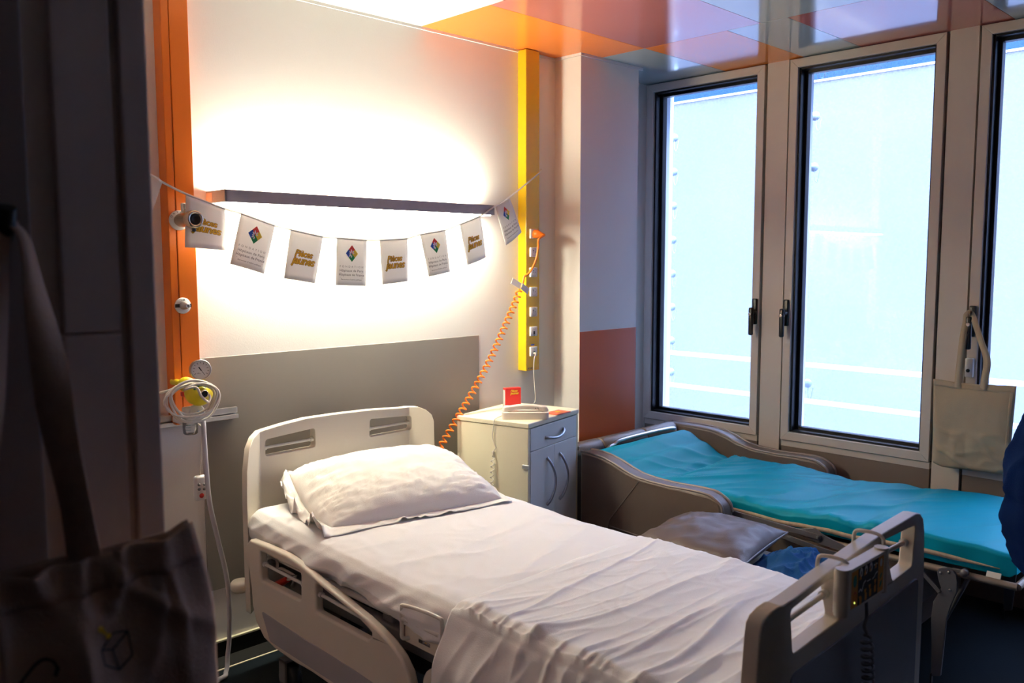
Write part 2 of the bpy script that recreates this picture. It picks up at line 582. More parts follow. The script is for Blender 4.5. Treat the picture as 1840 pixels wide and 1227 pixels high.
def bm_obj(name, bm, mats, parent=None, bevel=0.0, seg=3, smooth=False):
    me = bpy.data.meshes.new(name)
    for f in bm.faces:
        f.smooth = smooth
    bm.to_mesh(me)
    bm.free()
    for m_ in (mats if isinstance(mats, (list, tuple)) else [mats]):
        me.materials.append(m_)
    if smooth:
        try:
            me.set_sharp_from_angle(angle=math.radians(50))
        except Exception:
            pass
    return link(name, me, parent, bevel, seg)


_txt = {}


def text2d(s, size=1.0, shear=0.0, bold=0.0, spacing=1.0):
    """triangulated 2d letters, centred horizontally, baseline at 0 -> (verts2d, faces)"""
    key = (s, size, shear, bold, spacing)
    if key in _txt:
        return _txt[key]
    c = bpy.data.curves.new('lettering', 'FONT')
    c.body = s
    c.size = size
    c.shear = shear
    c.offset = bold
    c.space_character = spacing
    c.align_x = 'CENTER'
    c.resolution_u = 3
    o = bpy.data.objects.new('lettering', c)
    COL.objects.link(o)
    me = bpy.data.meshes.new_from_object(o)
    vs = [(v.co.x, v.co.y) for v in me.vertices]
    fs = [tuple(p.vertices) for p in me.polygons]
    bpy.data.objects.remove(o)
    bpy.data.curves.remove(c)
    bpy.data.meshes.remove(me)
    _txt[key] = (vs, fs)
    return _txt[key]


def put_text(mb, s, fn, cx, cy, size, mi=0, shear=0.0, bold=0.0, spacing=1.0, rot=0.0):
    vs, fs = text2d(s, size, shear, bold, spacing)
    c, sn = math.cos(rot), math.sin(rot)
    mb.add([fn(cx + x * c - y * sn, cy + x * sn + y * c) for x, y in vs], fs, mi)


def disc2(mb, fn, cx, cy, rx, ry=None, mi=0, n=16, rot=0.0):
    ry = ry or rx
    vs = []
    for k in range(n):
        a = 2 * PI * k / n
        x, y = rx * math.cos(a), ry * math.sin(a)
        vs.append(fn(cx + x * math.cos(rot) - y * math.sin(rot), cy + x * math.sin(rot) + y * math.cos(rot)))
    mb.add(vs, [tuple(range(n))], mi)


def poly2(mb, fn, pts, mi=0):
    mb.add([fn(*p) for p in pts], [tuple(range(len(pts)))], mi)


def line2(mb, fn, pts, w, mi=0):
    for a, b in zip(pts, pts[1:]):
        a, b = Vector(a), Vector(b)
        d = (b - a)
        if d.length < 1e-9:
            continue
        d.normalize()
        nrm = Vector((-d.y, d.x)) * w * 0.5
        a2, b2 = a - d * w * 0.3, b + d * w * 0.3
        mb.add([fn(*(a2 - nrm)), fn(*(b2 - nrm)), fn(*(b2 + nrm)), fn(*(a2 + nrm))], [(0, 1, 2, 3)], mi)


def nz(x, y, z=0.0):
    return noise.noise(Vector((x, y, z)))


def ridge(x, y, z=0.0, p=3.0):
    return (1.0 - min(1.0, abs(nz(x, y, z)) * 1.8)) ** p


def smooth(a, b, t):
    t = max(0.0, min(1.0, (t - a) / (b - a)))
    return t * t * (3 - 2 * t)


def interp(tab, x):
    if x <= tab[0][0]:
        return tab[0][1]
    for (a, va), (b, vb) in zip(tab, tab[1:]):
        if x <= b:
            t = (x - a) / (b - a)
            t = t * t * (3 - 2 * t)
            return va + (vb - va) * t
    return tab[-1][1]


T = Matrix.Translation


def RZ(a):
    return Matrix.Rotation(a, 4, 'Z')


# =================================================================== THE ROOM
HW = 2.984          # head wall plane (y)
WX = 4.093          # window wall plane (x)
CE = 2.5            # ceiling
XL, YB = -0.8, -1.7  # side wall and rear wall behind the camera

b = MB(); b.box(XL - .1, 4.35, YB - .1, 3.2, -.08, 0)
struct(b.build('floor', M['floor']))

b = MB(); b.box(.3, 3.24, HW, HW + .15, 0, CE + .05)
struct(b.build('wall_head', M['wall']))
b = MB(); b.box(3.60, 4.36, 3.06, 3.2, 0, CE + .05)
struct(b.build('wall_recess', M['wall']))
# boxed pillar in the corner: burnt-orange paint on the lower front
b = MB()
b.box(3.238, 3.695, 2.815, 3.2, 0, CE - .012, 0)
b.box(3.238, 3.695, 2.8135, 2.815, .59, 1.148, 1)
struct(b.build('wall_pillar', [M['wall'], M['orange_wall']], bevel=.0006, seg=1))
b = MB(); b.box(3.236, 3.72, 2.806, 2.815, CE - .012, CE)
b.box(3.228, 3.238, 2.806, 2.99, CE - .012, CE)
struct(b.build('trim_pillar', M['wall']))
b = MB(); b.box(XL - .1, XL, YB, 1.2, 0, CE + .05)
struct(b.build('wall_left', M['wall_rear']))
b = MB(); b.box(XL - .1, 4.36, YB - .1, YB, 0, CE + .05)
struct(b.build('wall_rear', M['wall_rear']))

# foreground partition with vertical cover strips (dark, close to the camera)
PY = 1.15
x_e = on(297, 930, 1, PY).x
x_g1 = on(213, 300, 1, PY).x
x_g0 = on(82, 300, 1, PY).x
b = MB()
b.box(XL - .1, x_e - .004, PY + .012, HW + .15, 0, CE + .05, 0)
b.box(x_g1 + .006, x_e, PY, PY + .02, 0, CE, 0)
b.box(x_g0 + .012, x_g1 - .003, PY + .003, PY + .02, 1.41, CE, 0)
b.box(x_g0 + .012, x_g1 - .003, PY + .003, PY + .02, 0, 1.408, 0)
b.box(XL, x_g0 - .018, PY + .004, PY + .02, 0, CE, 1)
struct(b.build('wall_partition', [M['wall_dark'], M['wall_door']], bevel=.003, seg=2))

# skirting
b = MB()
b.box(x_e, 3.24, HW - .012, HW, .0, .088, 0)
b.box(x_e, 3.24, HW - .014, HW, .088, .094, 1)
b.add([(x_e, HW - .012, .03), (3.24, HW - .012, .03), (3.24, HW - .05, .0005), (x_e, HW - .05, .0005)], [(0, 1, 2, 3)], 0)
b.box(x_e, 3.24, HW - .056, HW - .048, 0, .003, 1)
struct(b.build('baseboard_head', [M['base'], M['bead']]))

# ceiling: lacquered metal tiles on a dark carrier
b = MB()
b.box(XL - .1, 4.36, YB - .1, 3.2, CE + .012, CE + .08, 4)


def tile(x0, x1, y0, y1, mi):
    g = .0012
    b.box(x0 + g, x1 - g, y0 + g, y1 - g, CE, CE + .0118, mi)


xa, xb_, xc = 2.388, 3.388, WX + .01
tile(XL, xa, 2.47, HW, 0); tile(XL, xa, 1.6, 2.47, 2); tile(XL, xa, .6, 1.6, 0); tile(XL, xa, YB, .6, 3)
tile(xa, xb_, 2.548, HW, 1); tile(xa, xb_, 1.94, 2.548, 2); tile(xa, xb_, 1.0, 1.94, 3); tile(xa, xb_, .2, 1.0, 2); tile(xa, xb_, YB, .2, 0)
tile(xb_, xc, 2.548, 3.06, 3); tile(xb_, xc, 2.104, 2.548, 1); tile(xb_, xc, 1.82, 2.104, 3); tile(xb_, xc, 1.17, 1.82, 2)
tile(xb_, xc, .5, 1.17, 3); tile(xb_, xc, YB, .5, 2)
struct(b.build('ceiling', [M['t_white'], M['t_orange'], M['t_pink'], M['t_grey'], M['joint']]))
b = MB(); b.box(x_e, 3.24, HW - .006, HW, CE - .012, CE)
struct(b.build('trim_head', M['wall']))

# taupe protective panel screwed on the head wall behind the bed
b = MB(); b.box(1.358, 2.712, HW - .004, HW, .288, 1.154)
tag(b.build('wall_protection_panel', M['greypanel'], bevel=.001, seg=1), 'large taupe grey protective panel on the white wall behind the hospital bed', 'wall panel')

# ------------------------------------------------------------------ window wall
WINS = [(2.309, 3.046), (1.433, 2.170), (.556, 1.292), (-.32, .415)]
ZB, ZT = .579, 2.495


def ring(mb, y0, y1, z0, z1, w, x0, x1, mi=0):
    mb.box(x0, x1, y0, y0 + w, z0, z1, mi)
    mb.box(x0, x1, y1 - w, y1, z0, z1, mi)
    mb.box(x0, x1, y0 + w, y1 - w, z0, z0 + w, mi)
    mb.box(x0, x1, y0 + w, y1 - w, z1 - w, z1, mi)


def mitre_ring(mb, y0, y1, z0, z1, w, xf, xb2, mi=0):
    """frame ring with mitred corners, front at xf"""
    o = [(y0, z0), (y1, z0), (y1, z1), (y0, z1)]
    i = [(y0 + w, z0 + w), (y1 - w, z0 + w), (y1 - w, z1 - w), (y0 + w, z1 - w)]
    for k in range(4):
        l = (k + 1) % 4
        q = [o[k], o[l], i[l], i[k]]
        vs = [(xf, p[0], p[1]) for p in q] + [(xb2, p[0], p[1]) for p in q]
        mb.add(vs, [(0, 1, 2, 3), (7, 6, 5, 4), (0, 4, 5, 1), (1, 5, 6, 2), (2, 6, 7, 3), (3, 7, 4, 0)], mi)


b = MB()
# parapet and lintel structure behind the panels
b.box(WX + .05, 4.24, YB - .1, 3.2, 0, ZB - .005, 0)
b.box(WX + .05, 4.24, YB - .1, 3.2, ZT + .003, CE + .05, 0)
prev = 3.2
for (y0, y1) in WINS:
    b.box(WX + .05, 4.24, y1 + .006, prev, ZB - .01, ZT + .01, 0)
    prev = y0 - .006
b.box(WX + .05, 4.24, YB - .1, prev, ZB - .01, ZT + .01, 0)
# mullion covers
b.box(WX, WX + .05, 3.052, 3.06, 0, CE, 1)
mprev = None
for k, (y0, y1) in enumerate(WINS):
    nxt = WINS[k + 1][1] if k + 1 < len(WINS) else YB
    b.box(WX, WX + .05, nxt + .012, y0 - .010, 0, CE, 1)
    b.box(WX + .03, WX + .05, y0 - .010, y0, 0, CE, 2)
    b.box(WX + .03, WX + .05, nxt, nxt + .012, 0, CE, 2)
    # parapet panel with its top and side border
    b.box(WX + .004, WX + .05, y0, y1, 0, .5445, 3)
    b.box(WX, WX + .05, y0, y1, .5445, ZB - .004, 1)
    b.box(WX + .02, WX + .05, y0, y1, ZB - .004, ZB, 2)
struct(b.build('wall_window', [M['wall'], M['alu_mull'], M['gasket'], M['sillpanel']]))

HY = {0: (WINS[0][0] + .021, 1), 1: (WINS[1][1] - .018, -1), 2: (WINS[2][1] - .020, -1)}
for k, (y0, y1) in enumerate(WINS[:3]):
    w = struct(thing('window_%d' % (k + 1), 'w', 'window', (WX, (y0 + y1) / 2, ZB)))
    del w['label'], w['category']
    f = MB(); mitre_ring(f, y0, y1, ZB, ZT, .042, WX - .012, WX + .05)
    f.build('window_frame', M['alu'], w, bevel=.002, seg=2)
    g = MB()
    ring(g, y0 + .042, y1 - .042, ZB + .042, ZT - .042, .010, WX + .004, WX + .10)
    ring(g, y0 + .050, y1 - .050, ZB + .050, ZT - .050, .016, WX + .05, WX + .09)
    g.build('window_seal', M['gasket'], w, bevel=.002, seg=1)
    r = MB(); ring(r, y0 + .03, y1 - .03, ZB + .03, ZT + .012, .022, WX + .101, 4.232)
    r.build('outer_reveal', M['reveal'], w)
    p = MB(); p.box(WX + .072, WX + .078, y0 + .06, y1 - .06, ZB + .06, ZT - .06)
    p.build('window_pane', M['pane'], w)
    hy, s = HY[k]
    h = MB()
    h.rbox((.016, .028, .135), T((WX - .02, hy, 1.235)), .005, 2)
    hh = h.build('window_handle', M['black'], w)
    l = MB()
    l.tube([(WX - .025, hy, 1.235), (WX - .052, hy, 1.235)], .013, 12)
    l.rbox((.020, .024, .145), T((WX - .058, hy - s * .002, 1.185)), .007, 2)
    l.build('lever', M['black'], hh)
    c = MB(); c.lathe([(0, .0), (.0085, 0), (.0085, -.004), (.006, -.005), (0, -.004)], (WX - .0685, hy - s * .002, 1.222), (1, 0, 0), 16)
    c.build('key_cylinder', M['chrome'], hh)

# ------------------------------------------------------------------ outside: frosted second skin, clips, railing
SX = 4.65
yL = 3.292
for k in range(4):
    ya, yb = yL - .94 * k, yL - .94 * (k + 1) + .012
    q = MB(); q.box(SX, SX + .008, yb, ya, .2, 2.487)
    q.box(SX - .002, SX + .010, ya - .004, ya + .002, .2, 2.487, 1)
    q.box(SX - .003, SX + .012, yb, ya, 2.487, 2.499, 2)
    o = q.build('frosted_facade_panel', [M['frost'], M['clip'], M['reveal']])
    tag(o, ['frosted glass facade panel outside the leftmost window', 'frosted glass facade panel outside the middle window',
            'frosted glass facade panel outside the window behind the beige tote bag', 'frosted glass facade panel outside beyond the right edge'][k], 'glass panel', 'frosted facade panels')
    if k < 3:
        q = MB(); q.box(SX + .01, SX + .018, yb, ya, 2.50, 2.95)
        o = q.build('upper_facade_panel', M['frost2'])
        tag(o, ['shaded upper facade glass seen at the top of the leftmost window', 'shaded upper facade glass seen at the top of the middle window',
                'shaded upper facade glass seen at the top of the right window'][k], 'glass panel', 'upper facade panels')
clip0 = None
CL = [(0, z) for z in (2.276, 2.062, 1.848, 1.632, 1.417, 1.203, .985, .78)] + [(1, 2.30), (1, 2.02), (1, .80)]
for k, (c, z) in enumerate(CL):
    yy = yL - .94 * c - .045
    words = ['topmost', 'second', 'third', 'fourth', 'fifth', 'sixth', 'seventh', 'lowest']
    lab = ('%s grey glass clip down the left side of the leftmost window' % words[k]) if c == 0 else '%s grey glass clip down the left side of the middle window' % ['topmost', 'middle', 'lowest'][k - 8]
    if clip0 is None:
        t = thing('facade_clip', lab, 'clip', (SX, yy, z), 'facade glass clips')
        q = MB(); q.lathe([(0, 0), (.022, 0), (.026, .01), (.022, .03), (0, .032)], (SX, yy, z), (-1, 0, 0), 16)
        q.tube([(SX - .012, yy, z), (SX - .014, yy + .05, z)], .012, 8)
        q.build('clip_body', M['clip'], t)
        q = MB(); q.tube(catmull([(SX - .02, yy - .01, z), (SX - .03, yy - .015, z - .06), (SX - .03, yy - .03, z - .085), (SX - .02, yy - .04, z - .02)], 5), .0022, 6)
        q.build('clip_wire', M['clip'], t)
        clip0 = t
    else:
        t = clip0.copy(); COL.objects.link(t); t.location = (SX, yy, z); t['label'] = lab
        for ch in clip0.children:
            d = ch.copy(); COL.objects.link(d); d.parent = t; d.matrix_parent_inverse = ch.matrix_parent_inverse.copy()
t = thing('exterior_railing', 'white two-bar railing outside in front of the frosted glass', 'railing', (4.5, 2.0, 0))
for z in (.925, .722):
    q = MB(); q.tube([(4.5, 3.215, z), (4.5, 1.0, z), (4.5, -1.2, z)], .014, 10)
    q.build('rail_bar', M['rail'], t)
for yy in (3.20, 2.27, 1.37, .45, -.6):
    for z0 in (.70, .905):
        q = MB(); q.box(4.235, 4.5, yy - .006, yy + .006, z0, z0 + .02)
        q.build('rail_bracket', M['rail'], t)
# wire hooks at the top joint of the facade
t = thing('facade_cable', 'thin wire loop hanging at the top of the middle window', 'wire', (SX - .03, 2.28, 2.49))
q = MB(); q.tube([(SX - .03, 2.29, 2.60), (SX - .03, 2.29, 2.50), (SX - .03, 2.25, 2.50), (SX - .03, 2.25, 2.60)], .003, 6)
q.build('wire', M['clip'], t)

# =================================================================== HEAD WALL FIXTURES
def fy(y):
    return lambda x, z: (x, y, z)


# --- long bed-head lamp
t = thing('bed_head_lamp', 'long grey wall lamp shining up and down above the hospital bed', 'lamp', (2.045, HW, 1.728))
q = MB()
q.box(1.405, 2.684, 2.84, 2.850, 1.706, 1.749)
q.box(1.405, 2.684, 2.85, 2.868, 1.722, 1.734)
q.box(1.405, 2.684, 2.972, HW, 1.712, 1.745)
q.build('housing', M['lampgrey'], t, bevel=.0015, seg=1)
q = MB(); q.box(1.403, 1.411, 2.84, HW, 1.706, 1.749)
e = q.build('end_cap', M['lamp_end'], t, bevel=.001, seg=1)
q = MB(); q.box(1.4015, 1.403, 2.935, 2.978, 1.712, 1.742)
q.build('sticker', M['sticker'], e)
q = MB(); q.box(2.676, 2.684, 2.85, HW, 1.706, 1.749)
q.build('end_cap', M['lampgrey'], t, bevel=.001, seg=1)
q = MB(); q.box(1.413, 2.674, 2.868, 2.971, 1.734, 1.740)
q.build('upper_diffuser', M['glow_up'], t)
q = MB(); q.box(1.413, 2.674, 2.856, 2.971, 1.7025, 1.712)
q.build('lower_diffuser', M['glow_dn'], t)

# --- orange medical gas duct
OY = 2.920
t = thing('medical_gas_duct', 'tall orange vertical wall duct carrying the oxygen and air outlets', 'wall duct', (1.285, HW, .94))
q = MB()
q.box(1.238, 1.264, OY + .002, HW, .935, CE - .001, 0)
q.box(1.2655, 1.331, OY, HW, .935, CE - .001, 0)
q.build('body', M['orange'], t, bevel=.0025, seg=2)
for nm, lab, p, rad in (('oxygen_outlet', 'white round outlet plate with curved black lettering', on(321, 396, 1, OY), .034), ('air_outlet', 'white round outlet plate crossed by a black bar', on(328, 549, 1, OY), .028)):
    q = MB(); q.lathe([(0, 0), (rad, 0), (rad, .004), (rad - .003, .006), (0, .006)], (p.x, OY, p.z), (0, -1, 0), 32)
    o = q.build(nm, M['white_pl'], t); o['label'] = lab
    q = MB()
    if nm == 'air_outlet':
        g = fy(OY - .0068)
        poly2(q, g, [(p.x - .029, p.z - .006), (p.x - .012, p.z - .006), (p.x - .012, p.z + .006), (p.x - .029, p.z + .006)])
        poly2(q, g, [(p.x + .012, p.z - .006), (p.x + .029, p.z - .006), (p.x + .029, p.z + .006), (p.x + .012, p.z + .006)])
        put_text(q, 'AIR', g, p.x, p.z + .0165, .009, bold=.0002)
        q.build('lettering', M['ink_k'], o)
        q = MB(); q.lathe([(.0, .006), (.0135, .006), (.0135, .012), (.0115, .014), (.0115, .026), (.009, .028), (.009, .042), (.008, .045), (.004, .045), (.003, .03)], (p.x, OY, p.z), (0, -1, 0), 24)
        q.build('nozzle', M['steel'], o)
    else:
        g = fy(OY - .0068)
        for k, ch in enumerate('OXYG'):
            a = math.radians(150 - k * 24)
            put_text(q, ch, g, p.x + .028 * math.cos(a), p.z + .028 * math.sin(a) - .003, .009, rot=a - PI / 2, bold=.0002)
        q.build('lettering', M['ink_k'], o)
        POX = p
t = thing('oxygen_regulator', 'champagne metal oxygen valve with black mouth plugged into the orange duct', 'valve', (POX.x, OY - .007, POX.z))
q = MB()
q.lathe([(0, .007), (.020, .007), (.020, .02), (.024, .022), (.024, .085), (.028, .088), (.030, .095), (.030, .118), (.027, .124), (.020, .124), (.019, .110)], (POX.x, OY, POX.z), (0.03, -1, 0), 32)
q.build('valve_body', M['brass'], t)
q = MB(); q.lathe([(.0195, .112), (.018, .119), (.012, .121), (.010, .108), (.0, .108)], (POX.x + .003, OY, POX.z), (0.03, -1, 0), 24)
q.build('valve_mouth', M['black'], t)
q = MB()
for k in range(12):
    a = 2 * PI * k / 12
    q.rbox((.006, .024, .004), T((POX.x - .004 + .0105 * math.cos(a), OY - .062 + 0, POX.z + .043)) @ T((0, .0105 * math.sin(a), 0)) @ Matrix.Rotation(PI / 2, 4, 'X'), .0012, 1)
q.lathe([(0, .022), (.0105, .024), (.0105, .052), (.008, .055), (0, .055)], (POX.x - .004, OY - .062, POX.z), (-.12, -.1, 1), 16)
q.build('valve_knob', M['chrome'], t)
q = MB(); q.lathe([(.006, .02), (.007, .03), (.007, .040), (0, .041)], (POX.x + .004, OY - .10, POX.z), (.1, 0, -1), 12)
q.build('lower_screw', M['black'], t)

# --- yellow electrical duct
EY = 2.929
YX0, YX1 = 2.975, 3.067
t = thing('electrical_duct', 'tall yellow vertical wall duct holding a column of power sockets', 'wall duct', (3.02, HW, .965))
q = MB(); q.box(YX0, YX1, EY, HW, .966, CE - .004)
q.build('body', M['yellow'], t, bevel=.002, seg=2)
SOCK = [on(957, yy, 1, EY) for yy in (420, 453, 489, 524, 560, 595, 631)]
for k, p in enumerate(SOCK):
    q = MB(); q.rbox((.046, .012, .046), T((p.x, EY - .005, p.z)), .002, 2)
    o = q.build('power_socket' if k < 5 else 'data_socket', M['socket'], t)
    g = fy(EY - .0116)
    if k < 5:
        q = MB(); q.lathe([(.019, .0), (.019, .0006), (.0175, .0006), (.0165, -.003), (0, -.003)], (p.x, EY - .0112, p.z), (0, -1, 0), 24)
        q.build('socket_well', M['socket_in'], o)
        q = MB(); disc2(q, fy(EY - .0122), p.x - .007, p.z + .008, .0032); disc2(q, fy(EY - .0122), p.x - .006, p.z, .002); disc2(q, fy(EY - .0122), p.x + .006, p.z, .002)
        q.build('contact_holes', M['ink_k'], o)
    else:
        q = MB(); poly2(q, g, rect2(p.x - .006, p.x + .006, p.z - .016, p.z + .001)); poly2(q, g, rect2(p.x - .004, p.x + .004, p.z - .022, p.z - .019))
        put_text(q, 'DATA' if k == 5 else 'TEL', g, p.x, p.z + .010, .006)
        q.build('jack_opening', M['ink_k'], o)
        if k == 6:
            q = MB(); poly2(q, fy(EY - .0006), rect2(p.x - .012, p.x + .012, p.z + .028, p.z + .035))
            q.build('blue_label', M['ink_blue'], t)
q = MB(); put_text(q, 'N\u00b0 102', fy(EY - .0006), 3.003, .974, .010, bold=.0003)
q.build('lettering', M['ink_k'], t)

# --- bunting
BY = 2.83
fl_px = [('pj', (334, 348), (404, 375), (331, 444), (408, 450)), ('fo', (433, 383), (494, 405), (413, 474), (476, 492)), ('pj', (522, 412), (580, 425), (510, 500), (567, 509)),
         ('fo', (605, 427), (659, 431), (603, 512), (658, 514)), ('pj', (682, 431), (732, 428), (687, 511), (734, 505)), ('fo', (755, 421), (800, 413), (770, 497), (810, 488)),
         ('pj', (826, 403), (863, 388), (839, 476), (875, 462)), ('fo', (890, 370), (915, 354), (908, 441), (939, 417))]
bunt = thing('bunting', 'white paper flag garland strung below the long wall lamp', 'bunting', (1.95, BY, 1.6))
sp = [Vector((1.02, 2.97, 1.86)), on(273, 315, 1, BY), on(292, 327, 1, BY)]
for f in fl_px:
    sp += [on(*f[1], 1, BY), on(*f[2], 1, BY)]
sp += [on(971, 309, 1, EY - .006), Vector((YX1 + .003, EY + .02, on(971, 309, 1, EY).z + .01))]
q = MB()
fine = catmull(sp, 6)
wv = [Vector((0, 0, .0035))] * len(fine)
vs = []
for p in fine:
    vs += [p + Vector((0, 0, .0035)), p - Vector((0, 0, .0045))]
q.add(vs, [(2 * i, 2 * i + 1, 2 * i + 3, 2 * i + 2) for i in range(len(fine) - 1)], 0, True)
q.build('ribbon', M['string'], bunt, solid=.0012)
FW_, FH_ = .140, .185


def flag_map(c, curl, off=0.0):
    tl, tr, bl, br = [on(*p, 1, BY) for p in c]

    def fn(x, y):
        u, v = x / FW_ + .5, .5 - y / FH_
        p = (tl * (1 - u) + tr * u) * (1 - v) + (bl * (1 - u) + br * u) * v
        p = p.copy()
        p.y += off - curl * (math.sin(PI * u) * .014 * v) + curl * .02 * v * v * (u - .3)
        return p
    return fn


def pieces_jaunes(obj, fn, fn2, s=1.0, cy=0.0):
    q = MB()
    for dx, dy in ((.001, -.0012), (-.001, .0006)):
        put_text(q, 'Pi\u00e8ces', fn, -.002 * s + dx, cy + .004 * s + dy, .034 * s, shear=.28, bold=.0011 * s, spacing=.92)
        put_text(q, 'jaunes', fn, .001 * s + dx, cy - .026 * s + dy, .043 * s, shear=.28, bold=.0014 * s, spacing=.92)
    q.build('lettering_shadow', M['ink_y2'], obj)  # printed dark gold outline behind the yellow letters
    q = MB()
    put_text(q, 'Pi\u00e8ces', fn2, -.002 * s, cy + .004 * s, .034 * s, shear=.28, bold=.0005 * s, spacing=.92)
    put_text(q, 'jaunes', fn2, .001 * s, cy - .026 * s, .043 * s, shear=.28, bold=.0007 * s, spacing=.92)
    q.build('lettering', M['ink_y'], obj)


def emblem(mb, fn, cx, cy, s):
    """four-coloured lozenge"""
    h = s
    c = (cx, cy)
    tp, rt, bt, lf = (cx, cy + h), (cx + h * .86, cy), (cx, cy - h), (cx - h * .86, cy)
    mid = lambda a, b: ((a[0] + b[0]) / 2, (a[1] + b[1]) / 2)
    tr, rb, bl, lt = mid(tp, rt), mid(rt, bt), mid(bt, lf), mid(lf, tp)
    for pts, mi in (([c, tr, tp, lt], 0), ([c, rb, rt, tr], 1), ([c, bl, bt, rb], 2), ([c, lt, lf, bl], 3)):
        poly2(mb, fn, pts[::-1], mi)


names8 = ['flag of yellow lettering half behind the oxygen valve', 'first lozenge flag right of the oxygen valve', 'flag of yellow lettering under the left half of the lamp',
          'lozenge flag hanging lowest in the middle', 'flag of yellow lettering right of the lowest flag', 'lozenge flag under the right half of the lamp',
          'flag of yellow lettering under the right end of the lamp', 'tilted lozenge flag against the yellow duct']
# small corner of a further flag beside the partition
q = MB()
A, B_, C_ = on(274, 316, 1, BY), on(292, 327, 1, BY), on(277, 365, 1, BY)
D_ = A + Vector((-.09, .05, .03)); E_ = D_ + (C_ - A) * 1.0 + Vector((-.05, 0, -.14))
q.add([D_, B_, C_ + Vector((-.01, 0, -.035)), E_], [(0, 1, 2, 3)])
o = q.build('flag', M['paper'], bunt, solid=.0007); o['label'] = 'flag mostly hidden behind the dark partition'
for k, f in enumerate(fl_px):
    c = f[1:]
    curl = [1.0, .5, .4, .3, .4, .4, .6, .5][k]
    fn = flag_map(c, curl)
    q = MB(); q.grid(lambda u, v: fn((u - .5) * FW_, (.5 - v) * FH_), 9, 10)
    fo = q.build('flag', M['paper'], bunt, solid=.0007)
    fo['label'] = names8[k]
    f1, f2 = flag_map(c, curl, -.0009), flag_map(c, curl, -.0013)
    if f[0] == 'pj':
        pieces_jaunes(fo, f1, f2, .98, -.004)
    else:
        q = MB(); emblem(q, f1, 0, .034, .033)
        q.build('emblem', [M['ink_red'], M['ink_yel'], M['ink_green'], M['ink_blue']], fo)
        q = MB()
        for a, L, w in ((100, .020, .0035), (60, .017, .0035), (140, .017, .0035), (180, .014, .003), (215, .017, .0035), (20, .012, .003), (255, .016, .0035)):
            r = math.radians(a)
            disc2(q, f2, L * .62 * math.cos(r), .032 + L * .62 * math.sin(r), L * .34, w * .8, rot=r, n=8)
        q.build('emblem_leaves', M['white_pl'], fo)
        q = MB()
        put_text(q, 'FONDATION', f1, 0, -.022, .0115, spacing=1.9)
        put_text(q, 'H\u00f4pitaux de Paris', f1, 0, -.0385, .0135, spacing=1.12, bold=.0002)
        put_text(q, 'H\u00f4pitaux de France', f1, 0, -.0545, .0135, spacing=1.08, bold=.0002)
        line2(q, f1, [(-.055, -.0435), (.055, -.0435)], .0006)
        line2(q, f1, [(-.055, -.061), (.055, -.061)], .0006)
        put_text(q, "Reconnue d'utilit\u00e9 publique", f1, 0, -.0715, .0078, spacing=1.1, bold=.0001)
        q.build('lettering', M['ink_g'], fo)

# --- equipment rail and suction gear
t = thing('equipment_rail', 'aluminium equipment rail on the wall at the bottom of the orange duct', 'rail', (1.2, HW, .94))
zr = on(425, 740, 1, 2.955).z
q = MB()
q.box(.9, 1.482, 2.953, 2.965, zr - .002, zr + .020)
q.box(.9, 1.482, 2.945, 2.965, zr - .022, zr - .006)
q.box(.9, 1.482, 2.965, HW, zr - .022, zr + .016)
q.build('rail_profile', M['steel'], t, bevel=.002, seg=2)

VY = 2.80
vc = on(357, 705, 1, VY)
gc = on(359, 664, 1, VY)
kc = on(356, 741, 1, VY)
jc = on(342, 764, 1, VY + .02)
dirv = Vector((-.18, -1, .06)).normalized()
t = thing('suction_regulator', 'yellow vacuum regulator with a pressure gauge hung on the equipment rail', 'medical regulator', (vc.x, VY + .06, zr))
q = MB(); q.lathe([(0, .05), (.018, .05), (.036, .034), (.0445, .012), (.0445, -.012), (.036, -.024), (.020, -.030), (.017, -.052), (.012, -.054), (0, -.054)][::1], vc, -dirv, 32)
q.build('yellow_body', M['yellow_pl'], t)
q = MB(); q.lathe([(.013, .05), (.013, .075), (.010, .077), (.010, .06), (0, .06)], vc, dirv, 20)
q.build('metal_spout', M['brass'], t)
q = MB(); q.lathe([(0, .0765), (.0098, .0765)], vc, dirv, 16)
q.build('spout_mouth', M['black'], t)
q = MB()
a = dirv.orthogonal(); up = Vector((0, 0, 1)); up = (up - dirv * up.dot(dirv)).normalized(); ri = dirv.cross(up) * -1
for k in range(7):
    an = math.radians(150 - 15 * k)
    an2 = an - math.radians(16)
    pts = [vc + dirv * .027 + (ri * math.cos(x) + up * math.sin(x)) * r for x, r in ((an, .0285), (an2, .0285), (an2, .0225), (an, .0225))]
    q.add([p + dirv * (.003 if i < 2 else .0055) for i, p in enumerate(pts)], [(0, 1, 2, 3)])
q.build('green_scale', M['green_pl'], t)
bk = on(331, 690, 1, VY + .06)
q = MB(); q.lathe([(0, 0), (.024, 0), (.026, .01), (.024, .035), (0, .037)], bk, (.1, -1, 0), 24)
q.tube([bk, (bk.x, 2.95, bk.z)], .012, 12)
q.tube([(bk.x, bk.y - .01, bk.z), (vc.x, vc.y + .03, vc.z)], .014, 12)
q.build('yellow_coupling', M['yellow_pl'], t)
q = MB(); q.rbox((.016, .02, .016), T(on(330, 708, 1, VY + .03)), .003, 2)
q.build('red_lever', M['red_pl'], t)
q = MB()
q.lathe([(0, -.018), (.030, -.018), (.0325, -.014), (.0325, .009), (.0345, .012), (.0345, .016), (.0315, .018), (.0305, .012), (0, .012)], gc, dirv, 36)
q.tube([gc + Vector((0, .004, -.03)), vc + Vector((0, .004, .042))], .006, 10)
q.build('gauge_case', M['steel'], t)
q = MB(); q.lathe([(0, .0126), (.0303, .0126)], gc, dirv, 36)
dial = q.build('gauge_dial', M['white_pl'], t)
gf = lambda x, y: gc + dirv * .0132 + ri * x + up * y
q = MB()
